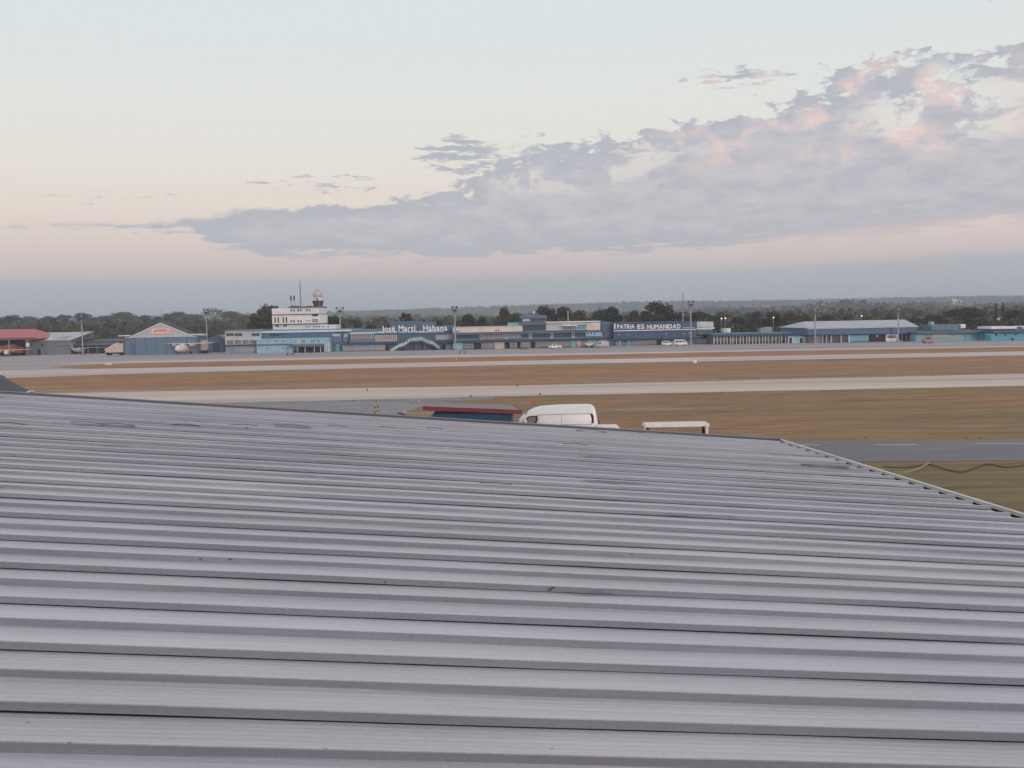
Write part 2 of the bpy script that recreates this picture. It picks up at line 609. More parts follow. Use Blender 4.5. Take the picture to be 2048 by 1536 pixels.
# concrete joints of the near service apron
joint = mat('bitumen joint', (0.13, 0.12, 0.12, 1), 0.9)
for k in range(6):
    y = 84 + k * 6.0
    part('joint', MB().sheet([(-60, y), (-10.6, y - .1), (-10.6, y - .02), (-60, y + .08)], 0.017), joint, near_apron)
for k in range(7):
    x = -14 - k * 6.0
    part('joint', MB().sheet([(x, 78), (x + .07, 78), (x + .07, 114.5), (x, 114.5)], 0.019), joint, near_apron)

# ------------------------------------------------------------------ near metal roof building
U = np.array([0.99007286, 0.10792331, -0.09004601])
V = np.array([-0.10836353, 0.99411133, 0.0])
N = np.cross(U, V)
DD = 1.30
RO = CC - N * DD
RM = Matrix(((U[0], V[0], N[0], RO[0]), (U[1], V[1], N[1], RO[1]), (U[2], V[2], N[2], RO[2]), (0, 0, 0, 1)))
RMI = RM.inverted()


def on_roof(x, y):
    r = ray(x, y)
    q = r * (-DD / (r @ N))
    return float(q @ U), float(q @ V)


def roof_mat():
    m = bpy.data.materials.new('weathered roof sheet')
    m.use_nodes = True
    t = m.node_tree
    b = t.nodes['Principled BSDF']
    co = t.nodes.new('ShaderNodeTexCoord')
    oi = t.nodes.new('ShaderNodeObjectInfo')

    def mapn(stretch, scale, detail, rough=0.6, off=True):
        mp = t.nodes.new('ShaderNodeMapping')
        mp.inputs['Scale'].default_value = stretch
        t.links.new(co.outputs['Object'], mp.inputs[0])
        n = t.nodes.new('ShaderNodeTexNoise')
        n.inputs['Scale'].default_value = scale
        n.inputs['Detail'].default_value = detail
        n.inputs['Roughness'].default_value = rough
        t.links.new(mp.outputs[0], n.inputs['Vector'])
        return n.outputs['Fac']

    def rng(v, a, bb, c, d):
        r = t.nodes.new('ShaderNodeMapRange')
        for i, q in zip(('From Min', 'From Max', 'To Min', 'To Max'), (a, bb, c, d)):
            r.inputs[i].default_value = q
        t.links.new(v, r.inputs['Value'])
        return r.outputs[0]

    def mul(a, bb):
        n = t.nodes.new('ShaderNodeMath')
        n.operation = 'MULTIPLY'
        t.links.new(a, n.inputs[0])
        t.links.new(bb, n.inputs[1])
        return n.outputs[0]
    broad = rng(mapn((0.5, 1.2, 1), 0.7, 5), 0.3, 0.7, 0.90, 1.10)
    streak = rng(mapn((0.22, 16, 4), 2.2, 7, 0.7), 0.3, 0.7, 0.90, 1.09)
    per = rng(oi.outputs['Random'], 0, 1, 0.95, 1.05)
    grain = rng(mapn((1, 1, 1), 55, 4, 0.7), 0.3, 0.7, 0.93, 1.07)
    val = mul(mul(broad, streak), mul(per, grain))
    stain = rng(mapn((0.55, 6.5, 4), 1.25, 6, 0.62), 0.63, 0.70, 0.0, 0.5)
    speck = rng(mapn((4, 7, 6), 2.8, 2, 0.5), 0.775, 0.79, 0.0, 0.6)
    col = t.nodes.new('ShaderNodeMix')
    col.data_type = 'RGBA'
    col.blend_type = 'MULTIPLY'
    col.inputs[0].default_value = 1
    tint = t.nodes.new('ShaderNodeMix')
    tint.data_type = 'RGBA'
    t.links.new(rng(mapn((0.3, 0.9, 1), 0.5, 4), 0.35, 0.65, 0, 1), tint.inputs[0])
    tint.inputs[6].default_value = (0.645, 0.622, 0.668, 1)
    tint.inputs[7].default_value = (0.665, 0.625, 0.642, 1)
    t.links.new(tint.outputs[2], col.inputs[6])
    t.links.new(val, col.inputs[7])
    last = col.outputs[2]
    for f, c in ((stain, (0.16, 0.16, 0.19, 1)), (speck, (0.07, 0.065, 0.06, 1))):
        n = t.nodes.new('ShaderNodeMix')
        n.data_type = 'RGBA'
        t.links.new(f, n.inputs[0])
        t.links.new(last, n.inputs[6])
        n.inputs[7].default_value = c
        last = n.outputs[2]
    t.links.new(last, b.inputs['Base Color'])
    b.inputs['Metallic'].default_value = 0.30
    rr = rng(mapn((0.4, 3, 2), 2.0, 5), 0.3, 0.7, 0.34, 0.50)
    t.links.new(rr, b.inputs['Roughness'])
    b.inputs['Specular IOR Level'].default_value = 0.55
    # fine pencil ribs rolled into the pans
    sp = t.nodes.new('ShaderNodeSeparateXYZ')
    t.links.new(co.outputs['Object'], sp.inputs[0])
    s1 = t.nodes.new('ShaderNodeMath')
    s1.operation = 'MULTIPLY'
    s1.inputs[1].default_value = 2 * math.pi / 0.0346
    t.links.new(sp.outputs[1], s1.inputs[0])
    s2 = t.nodes.new('ShaderNodeMath')
    s2.operation = 'SINE'
    t.links.new(s1.outputs[0], s2.inputs[0])
    s3 = t.nodes.new('ShaderNodeMath')
    s3.operation = 'POWER'
    s4 = rng(s2.outputs[0], -1, 1, 0, 1)
    t.links.new(s4, s3.inputs[0])
    s3.inputs[1].default_value = 4.0
    ad = t.nodes.new('ShaderNodeMath')
    ad.operation = 'ADD'
    t.links.new(s3.outputs[0], ad.inputs[0])
    t.links.new(rng(mapn((0.3, 12, 3), 3.0, 6, 0.7), 0.2, 0.8, 0, 1.2), ad.inputs[1])
    bp = t.nodes.new('ShaderNodeBump')
    bp.inputs['Strength'].default_value = 0.8
    bp.inputs['Distance'].default_value = 0.0022
    t.links.new(ad.outputs[0], bp.inputs['Height'])
    t.links.new(bp.outputs[0], b.inputs['Normal'])
    return m


ROOF = roof_mat()
rb = thing('metal_roof_building', 'low building in the foreground with long grey ribbed metal roof and white eaves gutter', 'building')
rb.matrix_world = RM
PITCHV, VNEAR = 0.622, 3.504
U0, U1 = -15.0, 5.36
RH = 0.031


def panel(k):
    v0 = VNEAR + PITCHV * k
    h2 = PITCHV / 2
    prof = []                     # (v, height) from the far end towards the camera
    prof += [(v0 + PITCHV + .022, 0.001), (v0 + PITCHV - .02, 0.0), (v0 + PITCHV - .08, 0.0), (v0 + h2 + .16, 0.0), (v0 + h2 + .08, 0.0),
             (v0 + h2 + .042, 0.0), (v0 + h2 + .036, .004), (v0 + h2 + .028, RH - .003), (v0 + h2 + .025, RH), (v0 + h2 + .011, RH + .001), (v0 + h2 + .008, RH - .002),
             (v0 + h2 + .001, .006), (v0 + h2 - .003, .002), (v0 + h2 - .010, 0.0),
             (v0 + h2 - .07, 0.0), (v0 + .15, 0.0), (v0 + .07, 0.0), (v0 + .046, .001), (v0 + .040, .006), (v0 + .030, RH), (v0 + .026, RH + .003), (v0 + .011, RH + .003),
             (v0 + .007, RH), (v0 + .003, RH * .5), (v0 - .001, .0048)]
    n_u = 64
    vs, fs = [], []
    for i in range(n_u + 1):
        u = U0 + (U1 - U0) * i / n_u
        lift = 0.0035 * mnoise.noise((u * .45, k * 3.7, 1.0)) + 0.0015 * mnoise.noise((u * 1.6, k * 5.1, 4.0))
        gap = max(0.0, mnoise.noise((u * .35, k * 2.3, 9.0))) * 0.0035
        sway = 0.006 * mnoise.noise((u * .25, k * 1.9, 7.0))
        for j, (v, h) in enumerate(prof):
            w = 0.0
            if h < 0.003 and 0 < j < len(prof) - 2:
                w = 0.0035 * mnoise.noise((u * .9, v * 3.1, 2.0 + k))
            hh = h + lift * (1.0 if j > 1 else .3) + w
            if j >= len(prof) - 2:
                hh += gap
            vs.append((u, v + (sway if h > .004 else 0), hh))
    m_ = len(prof)
    for i in range(n_u):
        for j in range(m_ - 1):
            fs.append((i * m_ + j, i * m_ + j + 1, (i + 1) * m_ + j + 1, (i + 1) * m_ + j))
    return MB().add(vs, fs)


for k in range(-7, 18):
    part('roof_panel', panel(k), ROOF, rb, 24)
VF = VNEAR + 18 * PITCHV
flash = mat('dark roof flashing', rgb(118, 114, 118, 1.2), 0.6)
part('verge_flashing', MB().box(U0, U1 + .1, VF - .03, VF + .10, -.10, .036), flash, rb)
white_g = mat('white gutter paint', rgb(214, 208, 205, 1.1), 0.5, 0.15, 3.0, dirt=0.2)
gut = part('gutter', MB().box(5.30, 5.32, -.8, VF + .1, -.16, -.02).box(5.30, 5.56, -.8, VF + .1, -.18, -.16), dark, rb)  # trough coloured dark to stand for the shade inside it
part('gutter_shade_wall', MB().box(5.515, 5.545, -.8, VF + .1, -.159, -.014), black_pl, gut)  # black inner face added as painted shade below the white lip
part('gutter_lip', MB().box(5.50, 5.55, -.8, VF + .12, -.013, 0.018), white_g, gut)
part('wall', MB().box(U0 + .3, 5.15, -.7, VF - .15, -6.4, -.19), mat('render wall', rgb(150, 146, 144, 1.2), dirt=.2), rb)
# strips of seam sheet that have worked loose
for x, y, L, bow in ((18, 855, .34, .012), (172, 853, .30, .008), (235, 856, .34, .010), (372, 857, .3, .008), (488, 857, .3, .010), (585, 858, .42, .010),
                     (675, 859, .25, .010), (772, 861, .2, .008), (868, 863, .2, .008), (1182, 868, .40, .022), (1302, 872, .34, .012),
                     (990, 976, .26, .006), (1650, 938, .55, .004), (1150, 895, .3, .006)):
    uu, vv = on_roof(x, y)
    mb = MB()
    vs, fs = [], []
    for i in range(11):
        t = i / 10
        hh = RH + .004 + bow * math.sin(math.pi * t) ** 2
        for dv, dh in ((-.012, 0), (.012, .001), (.012, .006), (-.012, .006)):
            vs.append((uu + (t - .5) * L, vv + dv, hh + dh))
    for i in range(10):
        for j in range(4):
            fs.append((i * 4 + j, i * 4 + (j + 1) % 4, i * 4 + 4 + (j + 1) % 4, i * 4 + 4 + j))
    fs += [(3, 2, 1, 0), (40, 41, 42, 43)]
    part('lifted_seam_strip', mb.add(vs, fs), flash, rb)

# unseen terminal block behind the camera, added and sized to shade the roof
bt = thing('shading_terminal', 'unseen terminal block behind the viewpoint, added to shade the ribbed roof', 'building', (0, -6, 0))
part('wall', MB().box(-40, 17, -8, 4.4, 0, 15), mat('terminal wall', rgb(150, 146, 150, 1.0), dirt=.1), bt)
part('parapet', MB().box(-40.1, 17.1, -8.1, 4.5, 15.002, 15.5), grey_m, bt)

# ------------------------------------------------------------------ far buildings: facade frame
class Fac:
    """local frame of one building: x along the facade, y away from the camera, z up, measured off the photograph's facade"""
    def __init__(s, name, label, cat, xref, ybase, Y=None):
        gx, gy = G(xref, ybase)
        s.Y = gy if Y is None else Y
        s.ox = P(xref, ybase, s.Y)[0]
        s.t = thing(name, label, cat, (s.ox, s.Y, 0))

    def X(s, x, y):
        return P(x, y, s.Y)[0] - s.ox

    def Z(s, x, y):
        return P(x, y, s.Y)[1]

    def r(s, x0, x1, yt, yb):
        xc = (x0 + x1) / 2
        z1 = s.Z(xc, yt)
        z0 = 0.0 if yb is None else s.Z(xc, yb)
        ym = yt + 5
        return s.X(x0, ym), s.X(x1, ym), max(z0, 0.0), z1

    def box(s, name, x0, x1, yt, yb, d0, d1, m, parent=None, label=None):
        a, b, z0, z1 = s.r(x0, x1, yt, yb)
        return part(name, MB().box(a, b, d0, d1, z0, z1), m, parent or s.t, label=label)

    def win(s, x0, x1, yt, yb, nx, ny, fm, pm, d=0.0, bar=0.09, parent=None, name='window'):
        a, b, z0, z1 = s.r(x0, x1, yt, yb)
        mb = MB()
        for i in range(nx + 1):
            x = a + (b - a) * i / nx
            mb.box(x - bar / 2, x + bar / 2, d - .10, d, z0, z1)
        for j in range(ny + 1):
            z = z0 + (z1 - z0) * j / ny
            for i in range(nx):
                xa, xb = a + (b - a) * i / nx + bar / 2, a + (b - a) * (i + 1) / nx - bar / 2
                mb.box(xa, xb, d - .098, d, z - bar / 2, z + bar / 2)
        w = part(name, mb, fm, parent or s.t)
        part('pane', MB().box(a, b, d - .04, d - .01, z0, z1), pm, w)
        return w

    def row(s, x0, x1, yt, yb, n, gap, nx, ny, fm, pm, d=0.0, slope=0.0, name='window', bar=0.09):
        w = (x1 - x0 - gap * (n - 1)) / n
        for i in range(n):
            xa = x0 + i * (w + gap)
            dy = -0.0195 * (xa + w / 2 - (x0 + x1) / 2) + slope
            s.win(xa, xa + w, yt + dy, yb + dy, nx, ny, fm, pm, d, bar, name=name)


def hole(f, name, x0, x1, yt, yb, d, m=None, fr=None):
    """dark opening with a frame round it"""
    a, b, z0, z1 = f.r(x0, x1, yt, yb)
    w = part(name, MB().box(a, b, d - .03, d + .02, z0, z1), m or dark, f.t)
    if fr:
        e = .12
        part('frame', MB().box(a - e, a, d - .09, d, z0, z1 + e).box(b, b + e, d - .09, d, z0, z1 + e).box(a, b, d - .088, d, z1, z1 + e), fr, w)
    return w


# ---- red roofed hangar at the left edge of the view
f = Fac('red_roof_hangar', 'open fronted hangar with faded red hip roof at the left edge', 'hangar', 0, 712)
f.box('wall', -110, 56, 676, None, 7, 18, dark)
for x in (-100, -60, -20, 18, 53):
    f.box('post', x - 1.2, x + 1.2, 676, None, -.2, .15, grey_m)
a, b, z0, z1 = f.r(-118, 74, 677, 678)
zr = f.Z(0, 659)
xr = f.X(42, 660)
part('roof', MB().add([(a, -1, z0), (b, -1, z0), (b, 19, z0), (a, 19, z0), (a + 5, 9, zr), (xr, 9, zr),
                       (a, -1, z0 - .3), (b, -1, z0 - .3), (b, 19, z0 - .3), (a, 19, z0 - .3)],
                      [(0, 1, 5, 4), (1, 2, 5), (2, 3, 4, 5), (3, 0, 4), (6, 7, 1, 0), (7, 8, 2, 1), (8, 9, 3, 2), (9, 6, 0, 3), (9, 8, 7, 6)]), red_roof, f.t)
f.box('eaves_board', -118, 74, 676.5, 678.5, -1.06, -1.005, red)
p = f.box('pillar', 54, 60, 680, None, -.5, .4, mat('brown pillar', rgb(110, 90, 96, 1.3)))
f.box('notice_panel', 53.8, 60.2, 686, 693, -.56, -.5, white, p)
TR = thing('fire_truck', 'orange red truck parked in the shade under the red hangar roof', 'truck', (f.X(14, 700) + f.ox, f.Y + 3.0, 0))
part('body', MB().box(-3.0, 1.9, -1.1, 1.1, 0.9, 2.9), orange, TR)
part('cab', MB().prism_y([(1.95, .7), (3.4, .7), (3.35, 1.6), (3.0, 2.5), (1.95, 2.5)], -1.1, 1.1), orange, TR)
part('windscreen', MB().box(2.1, 2.9, -1.13, 1.13, 1.6, 2.3), car_glass, TR)
part('chassis', MB().box(-3.0, 3.3, -.9, .9, .5, .89), black_pl, TR)
for x in (-2, -0.9, 2.5):
    for y in (-1.0, 1.0):
        part('wheel', MB().wheel(x, y, .5, .5, .3), rubber, TR)

# ---- grey sheet shed beside it
f = Fac('grey_sheet_shed', 'weathered grey metal shed with pale patched roof beside the red hangar', 'shed', 100, 709)
a, b, z0, z1 = f.r(60, 141, 680, None)
zr, xr0, xr1 = f.Z(110, 665), f.X(56, 665), f.X(165, 665)
part('wall', MB().box(a, b, 0, 12, 0, z1), mat('blue grey sheeting', rgb(108, 116, 126, 1.3), .6, .12, 1.5, (3, 1, .3), dirt=.25), f.t)
part('roof', MB().add([(a - .6, -.6, z1 + .01), (b + .5, -.6, z1 + .01), (xr1, 9, zr), (xr0 + .5, 9, zr), (a - .6, 18, z1), (b + .5, 18, z1),
                       (a - .6, -.6, z1 - .2), (b + .5, -.6, z1 - .2)],
                      [(0, 1, 2, 3), (3, 2, 5, 4), (6, 7, 1, 0), (1, 7, 5), (1, 5, 2)]), roof_l, f.t)
zb = z1 + .02
for k, (t0, t1, s0, s1) in enumerate(((.12, .2, .35, .8), (.62, .8, .1, .4), (.4, .5, .05, .3))):
    def rp(t, s):
        xa, xb = a - .6 + (b + 1.1 - a) * t, xr0 + .5 + (xr1 - xr0 - .5) * t
        return (xa + (xb - xa) * s, -.6 + 9.6 * s, z1 + .05 + (zr - z1) * s)
    q = [rp(t0, s0), rp(t1, s0), rp(t1, s1), rp(t0, s1)]
    part('roof_patch', MB().add(q + [(x, y, z - .03) for x, y, z in q], [(0, 1, 2, 3), (4, 7, 6, 5), (0, 4, 5, 1), (1, 5, 6, 2), (2, 6, 7, 3), (3, 7, 4, 0)]), [dark, grey_m, warm_white][k], f.t)
hole(f, 'door', 75, 81, 698, None, 0)
hole(f, 'window', 83, 87, 688, 692, 0)
f.box('annex', 60, 72, 702, None, -3, -.002, mat('grey render', rgb(122, 126, 136, 1.25), dirt=.2))

# ---- dark open lean-to between shed and blue hangar
f = Fac('dark_lean_to', 'long dark lean-to shed behind the parked white aircraft', 'shed', 190, 705, 330)
a, b, z0, z1 = f.r(118, 236, 684, None)
part('wall', MB().box(a, b, 3, 8, 0, z1), mat('soot grey sheeting', rgb(72, 74, 80, 1.0), dirt=.2), f.t)
part('roof', MB().add([(a, -1, z1 - .9), (b, -1, z1 - .9), (b, 9, z1 + .7), (a, 9, z1 + .7), (a, -1, z1 - 1.1), (b, -1, z1 - 1.1), (b, 9, z1 + .5), (a, 9, z1 + .5)],
                      [(0, 1, 2, 3), (4, 7, 6, 5), (0, 4, 5, 1), (1, 5, 6, 2), (2, 6, 7, 3), (3, 7, 4, 0)]), mat('dark sheet roof', rgb(78, 80, 86, 1.0), .6), f.t)
for i in range(7):
    x = 124 + i * 18
    f.box('post', x - .7, x + .7, 690, None, -.8, -.5, grey_m)

# ---- blue hangar with a white gable
f = Fac('gabled_blue_hangar', 'blue hangar with pale triangular gable and pink sign', 'hangar', 320, 709)
f.box('wall', 248, 396, 673, None, 0, 9, mat('hangar blue sheeting', rgb(84, 102, 124, 1.4), .6, .1, 1.2, (3, 1, .4), dirt=.12))
a, b, z0, z1 = f.r(262, 385, 672, 673)
zt = f.Z(322, 645)
xm = f.X(322, 650)
gab = part('gable', MB().prism_y([(a, z0), (b, z0), (xm, zt)], -.15, 4), mat('gable sheeting', rgb(170, 170, 178, 1.2), .6, .1, 1.5, (3, 1, .5), dirt=.15), f.t)
for (xa, za), (xb, zb) in (((a - .5, z0 - .02), (xm, zt)), ((xm, zt), (b + .5, z0 - .02))):
    part('verge', MB().add([(xa, -.4, za), (xb, -.4, zb), (xb, 4.4, zb), (xa, 4.4, za), (xa, -.4, za + .35), (xb, -.4, zb + .35), (xb, 4.4, zb + .35), (xa, 4.4, za + .35)],
                           [(0, 3, 2, 1), (4, 5, 6, 7), (0, 1, 5, 4), (1, 2, 6, 5), (2, 3, 7, 6), (3, 0, 4, 7)]), mat('dark verge', rgb(70, 72, 80, 1.1)), f.t)
    dz = (zb - za) / (xb - xa)
    part('gable_trim', MB().add([(xa, -.46, za - .28), (xb, -.46, zb - .28), (xb, -.46, zb - .02), (xa, -.46, za - .02), (xa, -.402, za - .28), (xb, -.402, zb - .28), (xb, -.402, zb - .02), (xa, -.402, za - .02)],
                                [(0, 1, 2, 3), (7, 6, 5, 4), (0, 4, 5, 1), (1, 5, 6, 2), (2, 6, 7, 3), (3, 7, 4, 0)]), white, f.t)
f.box('track_beam', 250, 396, 672.2, 674.5, -.45, -.01, grey_w)
for x0, x1, y in ((240, 263, 671.6), (382, 408, 669.0)):
    f.box('side_canopy', x0, x1, y - 1, y + .6, -1.5, 3, white)
hp = mat('hangar door blue', rgb(88, 106, 126, 1.4), .6, .08, 1.5, (4, 1, .3), dirt=.1)
for i in range(7):
    x0 = 252 + i * 20.3
    f.box('door_leaf', x0, x0 + 19.6, 675.2 - (x0 - 322) * .0195, None, -.28 - .1 * (i % 2), -.2 - .1 * (i % 2), hp)
hole(f, 'wicket_door', 262, 270, 684, None, -.4, blue_d)
sb = f.box('sign_board', 304, 341, 657, 667, -.4, -.16, mat('pink sign board', rgb(222, 186, 182, 1.15)))
mb = MB()
x, zc = f.X(308, 662), f.Z(316, 664)
mb.add([(x, -.43, zc), (x + .75, -.43, zc), (x + .38, -.43, zc + .7)], [(0, 1, 2)])
for i, w in enumerate((.42, .5, .42, .5, .45)):        # blurred red word, as far as it can be made out
    xx = x + .8 + i * .6
    mb.box(xx, xx + .13, -.46, -.41, zc, zc + .72).box(xx + w - .13, xx + w, -.46, -.41, zc, zc + .72).box(xx + .131, xx + w - .131, -.458, -.41, zc + .5, zc + .63)
mb.box(x + 3.9, x + 4.6, -.45, -.41, zc + .1, zc + .28)
part('sign_marks', mb, sign_red, sb)
part('roof_aerial', MB().tube([(xm, 1, zt), (xm, 1, zt + 3.6)], .09, 5), grey_m, f.t)

# ---- blue barrel-roofed shed behind the mast
f = Fac('barrel_roof_shed', 'small blue barrel roofed shed between the hangar and terminal', 'shed', 432, 705, 318)
a, b, z0, z1 = f.r(414, 448, 682, None)
zt = f.Z(432, 671)
pts = [(a + (b - a) * (0.5 - .5 * math.cos(math.pi * i / 12)), z1 + (zt - z1) * math.sin(math.pi * i / 12)) for i in range(13)]
part('wall', MB().prism_y([(a, 0), (b, 0)] + [(x, z) for x, z in reversed(pts)], 0, 14), blue_d, f.t)
ro = [(x + (x - (a + b) / 2) * .02, z + .12) for x, z in pts]
mb = MB()
for p, q in zip(ro, ro[1:]):
    mb.add([(p[0], -.4, p[1]), (q[0], -.4, q[1]), (q[0], 14.4, q[1]), (p[0], 14.4, p[1])], [(0, 1, 2, 3)])
part('roof', mb, blue_g, f.t)
hole(f, 'door', 424, 440, 686, None, 0, navy, grey_m)

# ---- white terminal annexe (two storeys, vents on top)
f = Fac('terminal_annexe', 'pale grey two storey annexe left of the blue terminal', 'building', 486, 706.5)
f.box('wall', 450, 521, 661, None, 0, 20, grey_w)
f.box('roof_slab', 448, 522, 659.6, 661.2, -.6, 20.5, blue_g)
for x0, x1 in ((453, 467), (470, 484), (504, 519)):
    w = f.win(x0, x1, 667, 671.5, 6, 2, dark, grey_m, 0, .14, name='vent_grille')
f.row(454, 513, 679.5, 688.5, 4, 2.5, 5, 1, warm_white, pane, 0)
f.box('canopy', 447, 521, 688.8, 690.4, -2.2, -.002, navy)
f.box('lower_wall', 452, 520, 691, None, -.5, -.001, mat('grey block wall', rgb(126, 138, 152, 1.3), dirt=.2))
for i in range(4):
    f.win(473 + i * 11, 483 + i * 11, 692.5 - i * .2, 702.5 - i * .2, 4, 4, grey_w, mat('perforated block', rgb(120, 130, 142, 1.2)), -.5, .12, name='block_screen')

# ---- blue terminal, left wing with projecting light blue front
f = Fac('terminal_left_wing', 'blue terminal wing with light blue projecting front below the control tower', 'building', 600, 704)
f.box('wall', 521.5, 669, 665, None, 0, 22, blue_d)
f.box('parapet', 521.5, 705, 660.6, 664.4, -.35, 22, mat('pale blue trim', rgb(176, 196, 208, 1.25)))
f.box('roof_slab', 521.5, 705, 659, 660.4, 0, 22, blue_g)
f.row(540, 562, 668, 671, 5, .8, 1, 1, dark, pane)
for x in (566, 571, 578, 606, 612, 636):
    hole(f, 'window', x, x + 3, 667.5, 670.5, 0, pane, blue_g)
f.box('front_wall', 521.3, 665, 676.5, None, -5, -.01, blue_l)
f.box('front_parapet', 519, 666, 676, 678, -5.3, -5.001, cyan_p)
for x0, x1, y0, y1 in ((539, 546, 680, 685), (556, 564, 679.5, 684.5), (570, 578, 679.5, 684.5), (593, 600, 680, 685), (609, 617, 678.5, 684), (628, 636, 678.5, 684),
                       (640, 646, 678.5, 684), (653, 658, 679, 684)):
    f.win(x0, x1, y0, y1, 2, 2, white, pane, -5, .1)
for x0, x1 in ((601, 608), (619, 627), (646, 652)):
    f.box('wall_panel', x0, x1, 677.9, 686, -5.12, -5.001, cyan_p)
f.box('dark_blue_band', 521.3, 592, 687, 690, -5.2, -5.001, blue_d)
for x0, x1, y0, y1 in ((538, 546, 692.5, 698), (553, 556.5, 692, 700.5), (570, 578, 692, 698)):
    f.win(x0, x1, y0, y1, 2, 2, white, pane, -5, .1)
f.box('entrance_canopy', 591, 656, 687.5, 692, -9, -5.21, blue_d)
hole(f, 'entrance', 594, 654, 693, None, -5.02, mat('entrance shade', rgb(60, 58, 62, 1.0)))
for x in (593, 607, 622, 640, 652):
    f.box('canopy_post', x - .6, x + .6, 692.2, None, -8.8, -8.5, grey_w)
f.win(595, 604, 693.8, 699, 3, 2, grey_w, pane, -5.05, .1)
f.box('side_block', 655, 667, 684, None, -5.6, -5.001, blue_l)
for i in range(3):
    f.box('pilaster', 655.6 + i * 4, 657.2 + i * 4, 686, None, -5.85, -5.61, white)
for x0, x1 in ((666, 684), (686, 700)):
    f.box('upper_block', x0, x1, 665.5, 684, -.6, -.002, blue_g)
for x in (666, 671, 676):
    f.win(x, x + 3.4, 668.5, 672, 1, 2, white, pane_l, -.6, .1)
f.win(690, 696, 668, 674, 2, 2, white, pane_l, -.6, .1)
f.box('low_wall', 669, 705, 684.2, None, -.2, 16, blue_g)
f.box('door', 672, 680, 689, None, -.3, -.201, cyan)

# ---- control tower
f = Fac('control_tower', 'white stepped control tower block with round radome above the terminal', 'control tower', 592, 702, 318)
f.box('lower_block', 545.5, 640, 648.5, None, 0, 14, white)
f.box('side_block', 640.2, 671.5, 649.6, None, 0, 10, white)
f.box('middle_block', 544.6, 640, 629.5, 647.5, -.4, 13, white)
f.box('floor_slab', 544, 641, 647.4, 648.7, -.7, 13.4, dark)
f.box('floor_slab', 543.6, 639.5, 628.2, 629.6, -.7, 13.4, dark)
f.box('top_block', 543.6, 639, 616.2, 628.3, 0, 12, white)
f.box('raised_block', 577, 639, 613.8, 616.4, .3, 11.5, white)
f.box('roof_rail', 576, 641, 613, 614.6, -.5, 12, dark)
for x0, w in ((549.6, 2.8), (555.8, 2.8), (566, 2.8), (572.2, 2.8)):
    hole(f, 'window', x0, x0 + w, 634.5, 645, -.4, dark, white)
for x in (582, 587.5, 596, 601.3):
    hole(f, 'window', x, x + 2.8, 640, 644.6, -.4, dark, white)
for x in (614, 619):
    hole(f, 'window', x, x + 2, 639.5, 643, -.4, pane_l, white)
for y0, y1 in ((628.6, 632.4), (638.7, 641), (642.5, 644)):
    hole(f, 'louvre_window', 625, 637, y0, y1, -.4, dark, white)
for x in (581.5, 587, 595.5, 600.5, 613, 618.2):
    hole(f, 'window', x, x + 2.6, 617.5, 622.8, 0, dark, white)
for x0, x1, y0, y1 in ((551, 558, 650.5, 653.6), (567, 574, 650.5, 653.6)):
    hole(f, 'window', x0, x1, y0, y1, 0, dark, white)
for x in (612, 617.5, 626, 632, 637, 645, 655):
    hole(f, 'air_vent', x, x + 3.2, 652.5, 654.6, 0, dark)
# cab and radome
xc = f.X(630, 600)
zb, zt_ = f.Z(630, 614.5), f.Z(630, 601.5)
pk = P(1, 1, f.Y)
R_ = lambda px: px * f.Y / F
cabm = mat('cab glass and mullions', rgb(104, 82, 88, 1.2), .35)
oct_ = []
mb = MB().lathe([(0.01, zb), (R_(8.5), zb), (R_(8.5), zb + .4), (R_(8.5), zb + .4)], 8, xc, 5)
cab = part('cab_base', mb, grey_w, f.t)
part('cab_glazing', MB().lathe([(R_(8.0), zb + .4), (R_(10.4), zt_ - .25), (R_(10.4), zt_ - .25)], 8, xc, 5), cabm, f.t)
mb = MB()
for k in range(8):
    an = 2 * math.pi * k / 8
    mb.tube([(xc + math.cos(an) * R_(8.05), 5 + math.sin(an) * R_(8.05), zb + .4), (xc + math.cos(an) * R_(10.5), 5 + math.sin(an) * R_(10.5), zt_ - .2)], .11, 4)
part('cab_mullions', mb, dark, f.t)
part('cab_roof', MB().lathe([(0.01, zt_ - .25), (R_(11.6), zt_ - .25), (R_(11.8), zt_ + .05), (0.01, zt_ + .15)], 8, xc, 5), dark, f.t)
zd = f.Z(630, 588)
part('drum', MB().lathe([(R_(7.5), zt_ + .1), (R_(7.5), f.Z(630, 594)), (0.01, f.Z(630, 594))], 18, xc, 5), white, f.t)
part('porthole', MB().box(xc - .3, xc + .3, 5 - R_(7.7), 5 - R_(7.2), f.Z(630, 599.6), f.Z(630, 596.2)), dark, f.t)
prof = []
rr = R_(9.6)
for i in range(13):
    an = -1.0 + (math.pi / 2 + 1.0) * i / 12
    prof.append((max(.01, rr * math.cos(an)), zd + rr * math.sin(an)))
part('radome', MB().lathe(prof, 22, xc, 5), mat('radome skin', rgb(196, 180, 180, 1.15), .6, .08, .8, dirt=.12), f.t, 50)
mb = MB()
for k in range(11):
    an = 2 * math.pi * k / 11
    mb.tube([(xc + math.cos(an) * r * 1.008, 5 + math.sin(an) * r * 1.008, z) for r, z in prof[1:-1]], .05, 3)
part('radome_seams', mb, grey_m, f.t)
cap = [(r * 1.012, z + .03) for r, z in prof if z > zd + rr * .72]
part('radome_shade_cap', MB().lathe(cap + [(0.01, zd + rr + .05)], 22, xc, 5), grey_m, f.t)  # grey shell colours in the unlit top of the dome
